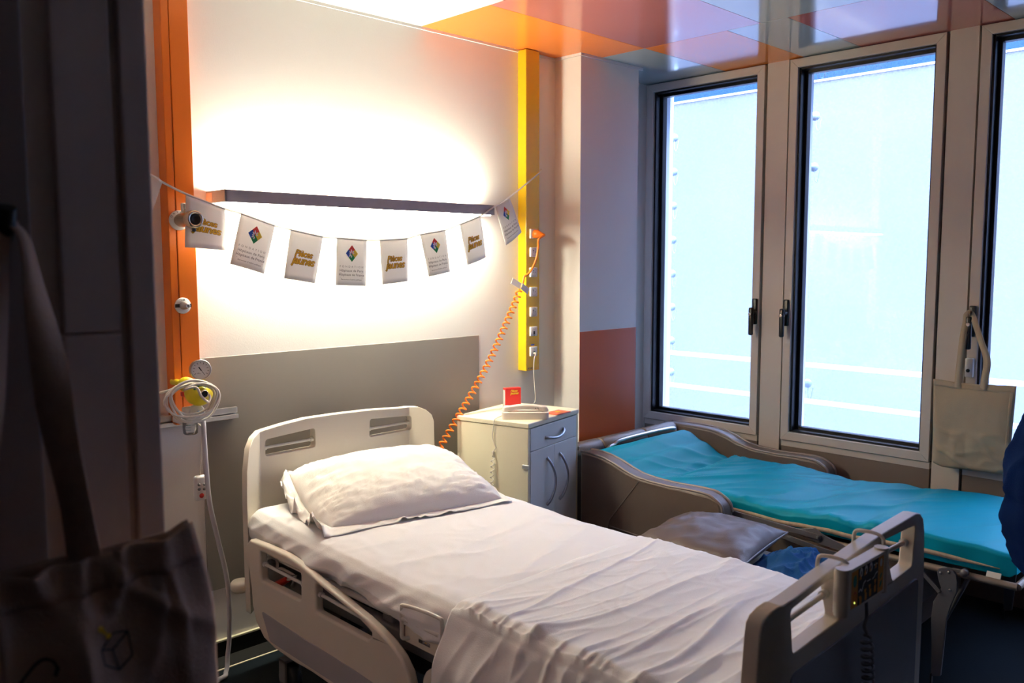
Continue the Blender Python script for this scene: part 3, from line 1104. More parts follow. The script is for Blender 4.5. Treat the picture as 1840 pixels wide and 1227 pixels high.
for k in range(11):
    an = math.radians(215 - 25 * k)
    L = .006 if k % 2 == 0 else .0035
    line2(q, gf, [(.026 * math.cos(an), .026 * math.sin(an)), ((.026 - L) * math.cos(an), (.026 - L) * math.sin(an))], .0014)
line2(q, gf, [(-.006, .009), (.012, -.018)], .0014)
line2(q, gf, [(-.006, .009), (.001, -.002)], .0036)
put_text(q, 'kPa', gf, -.007, -.014, .007)
q.build('gauge_marks', M['ink_k'], dial)
q = MB()
q.rbox((.05, .04, .035), T((kc.x - .012, VY + .03, kc.z)), .006, 2)
q.lathe([(0, .0), (.024, .0), (.026, .006), (.026, .022), (.022, .026), (0, .026)], kc + Vector((0, .02, 0)), dirv, 28)
q.rbox((.03, .12, .02), T((kc.x - .012, VY + .09, zr + .005)), .004, 2)
q.build('white_block', M['white_pl'], t)
q = MB(); q.tube([kc + dirv * .005, kc + dirv * .028 + Vector((.012, 0, -.006))], .007, 12)
q.build('blue_button', M['blue_pl'], t)
q = MB(); q.lathe([(.024, .03), (.0245, -.005), (.023, -.026), (.019, -.030), (0, -.030)], jc, (0, 0, 1), 28)
jar = q.build('clear_jar', M['clear'], t, solid=.0014)
q = MB(); q.lathe([(0, .036), (.027, .036), (.028, .028), (.024, .026), (0, .026)], jc, (0, 0, 1), 28)
q.build('jar_lid', M['white_pl'], t)
q = MB(); g2 = lambda x, y: Vector((jc.x + .0262 * math.sin(x / .026 - .55), jc.y - .0262 * math.cos(x / .026 - .55), jc.z + y))
for k in range(4):
    line2(q, g2, [(-.012, .012 - k * .008), (-.004, .012 - k * .008), (.004, .012 - k * .008)], .0012)
disc2(q, g2, .004, .016, .003)
q.build('jar_marks', M['green_pl'], jar)

# loops of thin tubing around the regulator
cc = on(347, 719, 1, VY - .045)
pts = []
for k in range(5 * 28 + 1):
    an = 2 * PI * k / 28 + 2.2
    n_ = k / 28
    rx = .080 + .010 * math.sin(n_ * 2.1 + 1) + .006 * math.sin(3 * an)
    rz = .060 + .010 * math.sin(n_ * 3.3)
    pts.append(cc + Vector((rx * math.cos(an) + .008 * math.sin(n_ * 1.7), -.004 * math.sin(n_ * 4) - .004 * n_ + .01, rz * math.sin(an) - .006 * math.sin(n_ * 2.6))))
tail = catmull([Vector((0.98, 2.978, 1.03)), on(287, 706, 1, 2.82), on(318, 694, 1, 2.78), pts[0]], 6)
head = catmull([pts[-1], on(352, 696, 1, 2.735), on(362, 712, 1, 2.725), on(374, 722, 1, 2.73), on(377, 712, 1, 2.74), on(370, 705, 1, 2.76)], 6)
q = MB(); q.tube(tail[:-1] + pts + head[1:], .0042, 8)
tag(q.build('oxygen_tubing', M['whitecable']), 'thin white tubing looped in a coil around the yellow regulator', 'tube')

hp = [on(360, 748, 1, 2.83), on(365, 757, 1, 2.82), on(367, 790, 1, 2.81), on(371, 845, 1, 2.81), on(377, 905, 1, 2.82), on(393, 975, 1, 2.84), on(407, 1035, 1, 2.86), on(412, 1090, 1, 2.87), on(412, 1145, 1, 2.88), on(409, 1178, 1, 2.88)]
hp.append(Vector((hp[-1].x - .012, 2.87, .022)))
hp.append(Vector((hp[-1].x - .045, 2.85, .0105)))
hp.append(Vector((hp[-1].x - .25, 2.86, .0095)))
q = MB(); q.tube(catmull(hp, 7), .0085, 10)
tag(q.build('suction_hose', M['hose']), 'pale flexible hose hanging from the regulator down to the floor', 'hose')

rp = on(360, 876, 1, 2.85)
t = thing('nurse_call_pendant', 'white hand pendant with dark buttons and a red button hanging on its cord', 'remote control', (rp.x, rp.y, rp.z))
q = MB(); q.rbox((.044, .022, .088), T(rp), .0095, 4)
q.build('pendant_body', M['white_pl'], t)
g = lambda x, y: (rp.x + x, rp.y - .0118, rp.z + y)
for x, y in ((-.009, .014), (.009, .012), (-.009, -.002), (.009, -.004)):
    q = MB(); q.lathe([(0, .003), (.004, .0025), (.0055, 0), (.0055, -.004), (0, -.004)], g(x, y), (0, -1, 0), 14); o = q.build('button', M['ink_g'], t)
q = MB(); q.lathe([(0, .003), (.006, .0025), (.0085, 0), (.0085, -.004), (0, -.004)], g(-.001, -.026), (0, -1, 0), 18)
o = q.build('button', M['red_pl'], t); o['label'] = 'red call button'
q = MB(); q.tube(catmull([rp + Vector((0, 0, .043)), on(362, 800, 1, 2.84), on(361, 765, 1, 2.86), Vector((rp.x - .02, 2.943, zr))], 8), .0025, 8)
q.build('cord', M['whitecable'], t)

# --- orange coiled mains cable with its plug
t = thing('orange_mains_cable', 'orange coiled mains cable running from the yellow duct down behind the bed', 'cable', (SOCK[0].x, EY - .011, SOCK[0].z))
p0 = SOCK[0]
q = MB(); pd = Vector((.35, -1, -.15)).normalized()
q.lathe([(0, .0), (.020, .0), (.021, .012), (.019, .024), (.012, .036), (.007, .055), (0, .056)], p0 + Vector((0, -.011, 0)), pd, 24)
q.build('plug', M['orangecable'], t)
st = p0 + Vector((0, -.011, 0)) + pd * .055
lead = catmull([st, on(968, 430, 1, EY - .06), on(967, 445, 1, EY - .055), on(962, 470, 1, EY - .05), on(951, 490, 1, EY - .045), on(942, 497, 1, EY - .04), on(940, 506, 1, EY - .04), on(936, 516, 1, EY - .04)], 8)
q = MB(); q.tube(lead, .0055, 10)
q.build('straight_lead', M['orangecable'], t)
cp = catmull([lead[-1], on(926, 543, 1, 2.88), on(905, 592, 1, 2.87), on(880, 648, 1, 2.865), on(850, 704, 1, 2.86), on(815, 763, 1, 2.86), on(782, 820, 1, 2.87), on(762, 862, 1, 2.88)], 10)
q = MB(); q.tube(coil(cp, .0135, .029, 14), .0040, 6)
q.build('coiled_section', M['orangecable'], t)
tp = on(933, 514, 1, EY - .047)
q = MB()
for sx, ex in ((-1, .045), (1, .03)):
    q.rbox((.060, .002, .030), T((tp.x + sx * .026, tp.y - .012 + (.006 if sx < 0 else -.001), tp.z - sx * .013)) @ Matrix.Rotation(math.radians(28), 4, 'Y') @ RZ(.12 * sx), .0006, 1)
tag(q.build('paper_tape_tag', M['tape'], bevel=.0004, seg=1), 'whitish tape tag wrapped round the orange cable on the yellow duct', 'tape')

# =================================================================== BEDSIDE CABINET
CA = math.atan2(.096, .43)
CO = Vector((2.552, 2.498, 0))
CW, CD, CH = .442, .375, .82
CM = T(CO) @ RZ(CA)          # local: x along the front, y to the wall, z up
cx_ = Vector((math.cos(CA), math.sin(CA), 0)); cy_ = Vector((-math.sin(CA), math.cos(CA), 0))
t = thing('bedside_cabinet', 'cream bedside cabinet with one drawer and two doors right of the hospital bed', 'cabinet', CO + cx_ * CW / 2 + cy_ * CD / 2)


def lbox(mb, x0, x1, y0, y1, z0, z1, r=.0015, mi=0):
    mb.rbox((x1 - x0, y1 - y0, z1 - z0), CM @ T(((x0 + x1) / 2, (y0 + y1) / 2, (z0 + z1) / 2)), r, 1, mi)


q = MB()
lbox(q, .003, .018, .004, CD, .0, CH - .024); lbox(q, CW - .018, CW - .003, .004, CD, 0, CH - .024)
lbox(q, .018, CW - .018, .02, CD, .06, .08); lbox(q, .018, CW - .018, CD - .012, CD, .06, CH - .024)
lbox(q, .018, CW - .018, .05, .065, 0, .06); lbox(q, .018, CW - .018, .022, CD, CH - .125, CH - .110)
q.build('carcass', M['cab'], t)
q = MB(); lbox(q, 0, CW, 0, CD, CH - .022, CH, .003)
q.build('cabinet_top', M['cab'], t)


def bow(mb, a, c, out, bow_side, n=14, r=.0055):
    a, c = Vector(a), Vector(c)
    pts = []
    for k in range(n + 1):
        s = k / n
        p = a.lerp(c, s) + out * (math.sin(PI * s) ** .6) + bow_side * math.sin(PI * s)
        pts.append(CM @ p)
    mb.tube(pts, lambda s: r * (1.0 + .35 * abs(2 * s - 1) ** 3), 8)


q = MB(); lbox(q, .021, CW - .021, .002, .020, CH - .123, CH - .027)
dr = q.build('drawer', M['cab_front'], t)
q = MB(); bow(q, (.14, .002, CH - .083), (.30, .002, CH - .070), Vector((0, -.026, 0)), Vector((0, 0, -.012)))
q.build('drawer_handle', M['handle'], dr)
for x0, x1, hx, s in ((.021, CW / 2 - .001, .165, 1), (CW / 2 + .001, CW - .021, .275, 1)):
    q = MB(); lbox(q, x0, x1, .002, .020, .075, CH - .126)
    d = q.build('door', M['cab_front'], t)
    q = MB(); bow(q, (hx - .010, .002, CH - .175), (hx - .010, .002, CH - .385), Vector((0, -.028, 0)), Vector((.030 * s, 0, 0)))
    q.build('door_handle', M['handle'], d)
for x in (-.0005, CW + .0005):
    q = MB(); lbox(q, x - .003, x + .003, -.004, .030, CH - .195, CH - .178, .0006)
    q.build('edge_clasp', M['steel'], t)

# phone
pa = math.radians(-44)
PM = T((2.640, 2.605, CH)) @ RZ(pa)
t = thing('telephone', 'cream corded desk telephone lying on the front of the bedside cabinet', 'telephone', (2.640, 2.605, CH))
q = MB()
bm = plate(round_poly([(-.103, -.04), (.103, -.04), (.098, .04), (-.098, .04)], .02, 5), [], .030, lambda u, v, w: PM @ Vector((u, v, w)))
o = bm_obj('phone_base', bm, M['phone'], t, bevel=.007, seg=3, smooth=True)
q = MB()


def handset(u, v):
    x = (u - .5) * .205
    prof = .030 + .016 * (1 - (2 * u - 1) ** 2)                      # arched back
    half = .017 + .006 * smooth(.55, 1, abs(2 * u - 1))
    th = .011 + .008 * smooth(.62, .9, abs(2 * u - 1))
    e = (1 - abs(2 * u - 1) ** 8) ** .5
    an = 2 * PI * v
    c, s = math.cos(an), math.sin(an)
    cc2 = math.copysign(abs(c) ** .55, c); ss = math.copysign(abs(s) ** .55, s)
    return PM @ Vector((x, cc2 * half * e, prof + ss * th * e + .004))


q.grid(handset, 26, 25)
q.build('handset', M['phone'], t)
q = MB()
gp = lambda x, y: PM @ Vector((x, -.0235, .046 + y))
disc2(q, gp, .045, .0, .0022, n=10); disc2(q, gp, .055, .001, .0022, n=10); disc2(q, gp, .058, -.004, .0018, n=10)
q.build('handset_holes', M['ink_k'], t)
# handset cord hanging down the left side of the cabinet


def on_left(px, py, off=.004):
    d = _r2 * ((px - 920.0) / F_PX) + _d2 * ((py - 613.5) / F_PX) + _fw
    p0 = CO - cx_ * off
    tt = (p0 - CAM).dot(cx_) / d.dot(cx_)
    return CAM + d * tt


q = MB()
ph = PM @ Vector((-.102, -.01, .012))
path = catmull([ph, on_left(889, 756, .006) + Vector((0, 0, .006)), on_left(887, 765), on_left(885, 782), on_left(888, 797), on_left(891, 804), on_left(886, 811)], 7)
q.tube(path, .0022, 7)
q.rbox((.008, .012, .012), T(on_left(886, 813)), .002, 2)
q.tube(coil(catmull([on_left(886, 816, .010), on_left(884, 850, .012), on_left(884, 885, .012), on_left(884, 930, .012)], 8), .0075, .024, 12), .0025, 6)
q.build('handset_cord', M['whitecable'], t)
# line cord from the lowest data socket
q = MB()
s6 = SOCK[6]
q.rbox((.010, .016, .010), T((s6.x - .001, EY - .018, s6.z - .009)), .002, 1)
q.tube(catmull([Vector((s6.x, EY - .022, s6.z - .010)), on(960, 645, 1, EY - .03), on(959, 665, 1, EY - .028), on(961, 700, 1, EY - .03), on(961, 722, 1, EY - .045), Vector((2.86, 2.80, CH + .004)), Vector((2.72, 2.66, CH + .004)), PM @ Vector((.02, .041, .01))], 8), .0022, 7)
q.build('line_cord', M['whitecable'], t)

# red box and booklet
ra = math.radians(-20)
bc = on(920, 733, 2, CH)
RM = T((bc.x, bc.y, CH)) @ RZ(ra)
t = thing('red_card_box', 'small upright red card box with yellow lettering behind the telephone', 'box', (bc.x, bc.y, CH))
q = MB(); q.rbox((.080, .027, .096), RM @ T((0, 0, .048)), .0008, 1)
q.build('box_body', M['redbox'], t)
q = MB(); q.add([RM @ Vector(p) for p in ((-.0405, -.0120, .006), (-.0405, .0120, .006), (-.0405, .0120, .088), (-.0405, -.0120, .088))], [(0, 1, 2, 3)])
q.build('white_spine', M['white_pl'], t)
gb = lambda x, y: RM @ Vector((x, -.0140, .048 + y))
q = MB(); put_text(q, 'Pi\u00e8ces', gb, .004, .030, .014, shear=.28, bold=.0005); put_text(q, 'jaunes', gb, .006, .018, .016, shear=.28, bold=.0006)
q.build('lettering', M['ink_yel'], t)
kb = on(1003, 741, 2, CH + .003)
KM = T((kb.x, kb.y, CH + .0035)) @ RZ(math.radians(6))
t = thing('booklet', 'thin orange red booklet lying flat on the cabinet right of the telephone', 'booklet', (kb.x, kb.y, CH))
q = MB(); q.rbox((.098, .068, .005), KM, .0006, 1)
q.build('booklet_cover', M['booklet'], t)
q = MB(); disc2(q, lambda x, y: KM @ Vector((x, y, .0030)), 0, .004, .017, .010, n=18); line2(q, lambda x, y: KM @ Vector((x, y, .0030)), [(-.03, -.02), (.03, -.02)], .003)
q.build('cover_print', M['ink_y'], t)

# =================================================================== HOSPITAL BED
bed = thing('hospital_bed', 'cream electric hospital bed with headboard, footboard and lowered side rail', 'bed', (1.82, 1.8, 0))


def solve2(px, py, yfun, back=0.0):
    y = yfun(1.8) + back
    for _ in range(12):
        p = on(px, py, 1, y)
        y = .5 * y + .5 * (yfun(p.x) + back)
    p = on(px, py, 1, y)
    return (p.x, p.z)


def yhead(x):
    return 2.835 - 1.0 * max(0, 1.505 - x) - 1.0 * max(0, x - 2.185)


ho = [solve2(px, py, yhead, .026 if px < 760 else .008) for px, py in ((437, 900), (437, 845), (441, 806), (449, 786), (469, 771), (505, 760), (545, 750), (600, 742), (660, 735), (720, 731), (745, 729.5), (764, 736), (774, 744.5), (778, 756), (779, 800))]
ho = [(ho[0][0] + .004, .27), (ho[0][0], .40)] + ho + [(ho[-1][0], .40), (ho[-1][0] - .004, .27)]


def slot(pts, yfun):
    return round_poly([solve2(a, c, yfun) for a, c in pts], .012, 4)


s1 = slot(((477, 790), (566, 769), (567, 803), (477, 820)), yhead)
s2 = slot(((665, 753), (740, 747), (740, 772), (664, 785.5)), yhead)
bm = plate(ho, [s1, s2], .036, lambda u, v, w: (u, yhead(u) + w, v), cuts_u=(1.44, 1.47, 1.505, 2.185, 2.22))
hb = bm_obj('headboard', bm, M['bed'], bed, bevel=.010, seg=4, smooth=True)
for a, c in (((477, 806), (566, 790)), ((665, 772), (740, 760))):
    p, r = Vector((*[solve2(*a, yhead)[0], 2.852, solve2(*a, yhead)[1]],)), Vector((solve2(*c, yhead)[0], 2.852, solve2(*c, yhead)[1]))
    q = MB(); q.tube([p, r], .0055, 10)
    for e in (p, r):
        q.tube([e + (r - p).normalized() * (.012 if e is p else -.012), e], .009, 10)
    q.build('slot_rod', M['bedmetal'], hb)


def yfoot(x):
    return .765 + .55 * max(0, 1.47 - x) + .10 * max(0, x - 2.10)


fo_px = [(1338, 1227), (1344, 1145), (1347, 1120), (1353, 1107), (1366, 1093), (1381, 1083), (1410, 1067), (1463, 1027), (1564, 957), (1639, 921), (1648, 921.5), (1655, 931), (1657, 952), (1656, 1025)]
fo2 = [solve2(a, c, yfoot, .024 if a < 1600 else max(.006, .024 - .018 * (a - 1600) / 54)) for a, c in fo_px]
fo2 = [(fo2[0][0] + .002, .20)] + fo2 + [(fo2[-1][0], .5), (fo2[-1][0] - .01, .20)]
f1 = slot(((1421, 1097), (1498, 1036), (1510, 1112), (1425, 1176)), yfoot)
f2_ = slot(((1590, 970), (1646, 943), (1640, 1016), (1604, 1044)), yfoot)
bm = plate(fo2, [f1, f2_], .034, lambda u, v, w: (u, yfoot(u) + w, v), cuts_u=(1.41, 1.44, 1.47, 2.17, 2.20, 2.23))
fb = bm_obj('footboard', bm, M['bed'], bed, bevel=.0155, seg=5, smooth=True)
ip = [solve2(a, c, lambda x: .762) for a, c in ((1422, 1214), (1538, 1128), (1646, 1040))]
bm = plate(round_poly([(ip[0][0], .25), (2.14, .25), (2.14, ip[2][1]), (ip[1][0], ip[1][1]), (ip[0][0], ip[0][1])], .02, 3), [], .006, lambda u, v, w: (u, .7615 + w, v))
bm_obj('footboard_inlay', bm, M['bed_in2'], fb, bevel=.001, seg=1)
for a, c in (((1421, 1132), (1503, 1072)), ((1596, 1004), (1643, 978))):
    p = Vector((solve2(*a, yfoot)[0], .79, solve2(*a, yfoot)[1])); r = Vector((solve2(*c, yfoot)[0], .79, solve2(*c, yfoot)[1]))
    q = MB(); q.tube([p, r], .006, 10)
    for e in (p, r):
        q.tube([e + (r - p).normalized() * (.012 if e is p else -.012), e], .010, 10)
    q.build('slot_rod', M['bedmetal'], fb)

# head-end side rail (lowered)
RXo = 1.352
rl_px = [(452, 985), (452, 975), (458, 967.6), (488, 979), (523, 995), (547, 1011), (570, 1031), (594, 1051), (630, 1079), (665, 1106), (686, 1125), (711, 1151), (730, 1178), (743, 1206), (749, 1232)]
yz = lambda px, py: (on(px, py, 0, RXo).y, on(px, py, 0, RXo).z)
rl = [(on(a, c, 0, RXo + .02).y, on(a, c, 0, RXo + .02).z) for a, c in rl_px]
low = [yz(*p) for p in ((705, 1330), (700, 1300), (640, 1262), (591, 1230), (561, 1209), (523, 1187), (491, 1164), (474, 1147), (460, 1118), (453, 1085), (451, 1057))]
rl = rl + low
sl1 = round_poly([yz(*p) for p in ((466, 990), (540, 1029), (540, 1079), (469, 1043))], .012, 4)
sl2 = round_poly([yz(*p) for p in ((567, 1048), (600, 1072), (633, 1100), (669, 1139), (662, 1151), (567, 1099))], .012, 4)
bm = plate(rl, [sl1, sl2], .030, lambda u, v, w: (RXo + w, u, v))
sr = bm_obj('side_rail', bm, M['bed'], bed, bevel=.009, seg=4, smooth=True)
inl = round_poly([yz(*p) for p in ((471, 1098), (540, 1143), (630, 1199), (690, 1240), (640, 1252), (560, 1200), (486, 1152))], .01, 3)
bm = plate(inl, [], .004, lambda u, v, w: (RXo - .0025 + w, u, v))
bm_obj('rail_inlay', bm, M['bed_in'], sr, bevel=.0008, seg=1)
for a, c in (((468, 1015), (540, 1053)), ((568, 1070), (652, 1118))):
    p = Vector((RXo + .015, *yz(*a))); r = Vector((RXo + .015, *yz(*c)))
    q = MB(); q.tube([p, r], .0055, 10)
    for e in (p, r):
        q.tube([e + (r - p).normalized() * (.012 if e is p else -.010), e], .009, 10)
    q.build('slot_rod', M['bedmetal'], sr)
# foot-end side rail: only its head end shows below the sheet
r2 = [yz(*p) for p in ((757, 1222), (762, 1208), (775, 1200), (805, 1193))]
r2 = r2 + [(1.30, r2[-1][1] + .004), (.93, r2[-1][1] - .03), (.90, r2[-1][1] - .10), (.96, .21), (1.35, .20), (r2[0][0] + .004, r2[0][1] - .06)]
bm = plate(round_poly(r2, .02, 4), [], .030, lambda u, v, w: (RXo + .006 + w, u, v))
bm_obj('side_rail', bm, M['bed'], bed, bevel=.009, seg=3, smooth=True)

# chassis
q = MB()
for x in (1.455, 2.185):
    q.rbox((.04, 1.92, .05), T((x, 1.80, .425)), .006, 2)
    q.rbox((.05, 1.75, .06), T((x + (.05 if x < 1.8 else -.05), 1.80, .15)), .006, 2)
for y in (.93, 1.40, 2.0, 2.70):
    q.rbox((.74, .05, .05), T((1.82, y, .450)), .005, 2)
for y in (.98, 2.62):
    q.rbox((.70, .06, .06), T((1.82, y, .15)), .005, 2)
q.box(1.46, 2.18, 2.70, 2.865, .37, .43)
q.box(1.46, 2.18, .79, .93, .37, .43)
q.build('chassis', M['bedframe'], bed, bevel=.003, seg=2)
for s in (1.505, 2.135):
    for (ya, yb) in ((1.0, 1.35), (2.1, 2.45)):
        q = MB(); q.tube([(s, ya, .15), (s, yb, .40)], .022, 10)
        q.build('lift_arm', M['bedframe'], bed)
q = MB(); q.rbox((.10, .36, .12), T((1.62, 1.9, .30)), .015, 3); q.tube([(1.62, 2.05, .30), (1.62, 2.45, .36)], .024, 12)
q.tube([(1.50, 2.3, .33), (1.75, 2.3, .33)], .03, 14)
q.build('motor', M['black'], bed)
for x in (1.47, 2.17):
    for y in (1.0, 2.6):
        q = MB(); q.lathe([(0, -.02), (.045, -.02), (.055, -.014), (.055, .014), (.045, .02), (0, .02)], (x, y, .0555), (1, 0, 0), 24)
        c = q.build('castor', M['black'], bed)
        q = MB(); q.box(x - .032, x - .024, y - .02, y + .02, .05, .13); q.box(x + .024, x + .032, y - .02, y + .02, .05, .13); q.box(x - .032, x + .032, y - .02, y + .02, .122, .132)
        q.build('castor_fork', M['bedframe'], c)
for (ya, yb) in ((.90, 1.45), (1.47, 1.95), (1.97, 2.72)):
    q = MB(); q.rbox((.78, yb - ya, .022), T((1.825, (ya + yb) / 2, .488)), .006, 2)
    q.build('mattress_deck', M['white_pl'], bed)
# white control box under the mattress with its small label, and the mattress retainer
bx = 1.398
pa_, pb_ = on(727, 1132, 0, bx), on(798, 1172, 0, bx)
q = MB(); q.box(bx, bx + .06, pb_.y, pa_.y, .4535, .499)
cb = q.build('control_box', M['bed'], bed, bevel=.004, seg=2)
lp, lq = on(752, 1147, 0, bx - .001), on(773, 1172, 0, bx - .001)
q = MB(); q.add([(bx - .001, lp.y, lp.z), (bx - .001, lq.y, lp.z), (bx - .001, lq.y, lq.z + .012), (bx - .001, lp.y, lq.z + .012)], [(0, 1, 2, 3)], 0)
yy0, yy1, zz0, zz1 = lq.y, lp.y, lq.z + .012, lp.z
w_ = yy1 - yy0; h_ = zz1 - zz0
for a0, a1, b0, b1, mi in ((.02, .35, .08, .92, 1), (.42, .95, .60, .92, 2), (.42, .95, .1, .25, 1), (.55, .75, .66, .86, 3)):
    e = .0016 if mi < 3 else .0019
    q.add([(bx - e, yy1 - a0 * w_, zz0 + b0 * h_), (bx - e, yy1 - a1 * w_, zz0 + b0 * h_), (bx - e, yy1 - a1 * w_, zz0 + b1 * h_), (bx - e, yy1 - a0 * w_, zz0 + b1 * h_)], [(0, 1, 2, 3)], mi)
q.build('type_label', [M['ink_g'], M['ink_k'], M['bed_in'], M['ink_y']], cb)
kx = 1.383
K = lambda a, c: on(a, c, 0, kx)
q = MB()
q.tube(catmull([K(729, 1150) + Vector((.03, 0, 0)), K(724, 1146), K(722, 1130), K(722, 1094), K(726, 1088), K(760, 1098), K(788, 1110), K(794, 1118), K(794, 1150), K(795, 1165), K(799, 1168) + Vector((.03, 0, 0))], 5), .0055, 10)
q.tube([K(722, 1111), K(789, 1142)], .0055, 10)
q.build('mattress_retainer', M['bedmetal'], bed)
# bumper disc, lever with red grip, wire hook behind the rail
bp = on(433, 1052, 1, 2.79)
q = MB(); q.lathe([(0, -.018), (.030, -.018), (.036, -.010), (.036, .010), (.030, .018), (0, .018)], (bp.x, 2.79, bp.z), (0, 0, 1), 28)
q.rbox((.10, .03, .02), T((bp.x + .05, 2.80, bp.z)), .004, 2)
q.build('bumper_roller', M['bed'], bed)
q = MB(); q.tube([(1.46, 2.52, .425), (1.43, 2.50, .425), on(531, 1036, 0, 1.42), on(515, 1042, 0, 1.42)], .007, 10)
lv = q.build('release_lever', M['bedmetal'], bed)
q = MB(); q.tube(catmull([on(518, 1040, 0, 1.42), on(507, 1046, 0, 1.42), on(498, 1052, 0, 1.42)], 5), lambda s: .010 + .006 * s, 12)
q.build('lever_grip', M['red_pl'], lv)
q = MB(); q.tube(catmull([on(474, 1010, 0, 1.43), on(482, 1003, 0, 1.43), on(494, 1002, 0, 1.43), on(498, 1010, 0, 1.43), on(499, 1024, 0, 1.43), on(508, 1022, 0, 1.43), (1.47, 2.5, .43)], 6), .005, 8)
q.build('wire_hook', M['bedmetal'], bed)

# --- handset control unit hooked over the footboard
cu0, cu1 = on(1519, 1060, 1, .715), on(1597, 1010, 1, .715)
cz0, cz1 = on(1518, 1108, 1, .715).z, on(1510, 1036, 1, .715).z
cux, cuz = (cu0.x + cu1.x) / 2, (cz0 + cz1) / 2
cw_, ch_ = cu1.x - cu0.x, cz1 - cz0
t = thing('bed_control_unit', 'bed keypad with amber side strips and black centre hooked over the footboard', 'control panel', (cux, .73, cuz))
bm = plate(rect2(-cw_ / 2, cw_ / 2, -.014, .014, .011, 4), [], ch_, lambda u, v, w: (cux + u, .729 + v, cuz - ch_ / 2 + w))
bm_obj('unit_case', bm, M['bed'], t, bevel=.003, seg=2, smooth=True)
q = MB()
for x in (cux - cw_ / 2 + .012, cux + cw_ / 2 - .012):
    q = MB()
    q.tube([(x, .727, cuz - ch_ / 2 - .004), (x, .727, cuz + ch_ / 2 + .004)], .0145, 16)
    q.build('side_grip', M['bed'], t, bevel=.002, seg=2)
ux = lambda off: (lambda x, z: (cux + x, .7148 - off, cuz + z))
iw = cw_ / 2 - .030
ih = ch_ / 2 - .006
q = MB()
kk = iw / .09
poly2(q, ux(.0), rect2(-iw - .003, iw + .003, -ih, ih), 0)
poly2(q, ux(.0004), rect2(-iw * .64, iw * .66, -ih, ih), 1)
for x in (-.042, -.014, .014):
    disc2(q, ux(.0008), x * kk, ih * .74, .0085 * kk, .010, mi=2, n=18)
    disc2(q, ux(.0011), x * kk, ih * .72, .0028 * kk, .0045, mi=1, n=10)
disc2(q, ux(.0008), iw * .84, ih * .66, .007 * kk, .009, mi=2, n=16)
line2(q, ux(.0008), [(-.052 * kk, -.010), (-.044 * kk, -.006), (-.036 * kk, -.012), (-.026 * kk, .002), (-.016 * kk, .006)], .003, 2)
line2(q, ux(.0008), [(-.006 * kk, .002), (.014 * kk, .002)], .002, 2)
line2(q, ux(.0008), [(.026 * kk, .0), (.036 * kk, .003), (.044 * kk, .008), (.054 * kk, .010)], .0025, 2)
line2(q, ux(.0008), [(.032 * kk, ih * .74), (.050 * kk, ih * .74)], .003, 2)
disc2(q, ux(.0008), iw * .84, -.004, .009 * kk, .003, mi=3, n=12, rot=.9)
disc2(q, ux(.0008), iw * .84, -ih * .55, .010 * kk, .004, mi=3, n=12, rot=.9)
disc2(q, ux(.0008), -iw * .84, ih * .45, .010 * kk, .013, mi=3, n=18)
for x, z, s_ in ((-.046, .020, 1), (-.020, .024, 1), (.010, .026, 1), (.042, .026, 1), (-.046, -.026, -1), (-.016, -.018, -1), (.010, -.014, -1), (.042, -.010, -1)):
    poly2(q, ux(.0009), [((x - .007) * kk, z - .006 * s_), ((x + .007) * kk, z - .006 * s_), (x * kk, z + .008 * s_)][::s_], 0)
for x, z in ((-.042, -ih * .80), (-.012, -ih * .74), (.014, -ih * .68), (.042, -ih * .62)):
    poly2(q, ux(.0009), rect2((x - .006) * kk, (x + .006) * kk, z - .008, z + .008, .003, 3), 0)
for k in range(14):
    a0, a1 = 2 * PI * k / 14, 2 * PI * (k + 1) / 14
    line2(q, ux(.0008), [(-iw * .83 + .008 * kk * math.cos(a0), -.018 + .012 * math.sin(a0)), (-iw * .83 + .008 * kk * math.cos(a1), -.018 + .012 * math.sin(a1))], .002, 4)
kp = q.build('keypad', [M['amber'], M['ink_k'], M['white_pl'], M['green_pl'], M['red_pl']], t)
q = MB(); disc2(q, ux(.0009), -iw * .84, -ih * .72, .002, n=10)
q.build('indicator_light', M['led'], kp)
for px0, zoff in ((1512, 0), (1578, 0)):
    hx = 1.680 if px0 < 1550 else 1.852
    zt = cuz + ch_ / 2
    top = .874 if px0 < 1550 else .889
    q = MB(); q.tube(catmull([(hx, .735, zt - .02), (hx, .735, top), (hx, .738, top + .012), (hx, .752, top + .018), (hx, .778, top + .018), (hx, .796, top + .014), (hx, .801, top), (hx, .801, top - .03)], 6), .0042, 8)
    q.build('hook', M['bedmetal'], t)
cs = on(1556, 1098, 1, .735)
q = MB()
q.tube(catmull([(cs.x, .735, cs.z + .02), on(1557, 1108, 1, .738), on(1553, 1125, 1, .738), on(1557, 1137, 1, .738)], 6), .0035, 8)
q.tube(coil(catmull([on(1557, 1137, 1, .738), on(1559, 1180, 1, .736), on(1560, 1227, 1, .736), on(1560, 1290, 1, .738), on(1561, 1330, 1, .74)], 8), .0115, .0165, 14), .0032, 6)
q.build('coiled_cord', M['ink_g'], t)

# =================================================================== MATTRESS AND BEDDING
MXL, MXR = 1.405, 2.235
ZTOP = [(.83, .585), (.95, .600), (1.3, .606), (1.9, .604), (2.3, .620), (2.75, .640)]


def ztop(y):
    return interp(ZTOP, y)


def xr_edge(y):
    return MXR + .01 - .02 * smooth(1.1, .8, y)


mt = thing('mattress', 'hospital bed mattress wrapped in a white fitted sheet', 'mattress', (1.82, 1.8, .50))
q = MB(); q.rbox((MXR - MXL - .05, 1.90, .086), T((1.82, 1.80, .555)), .02, 3)
q.build('mattress_core', M['core'], mt)


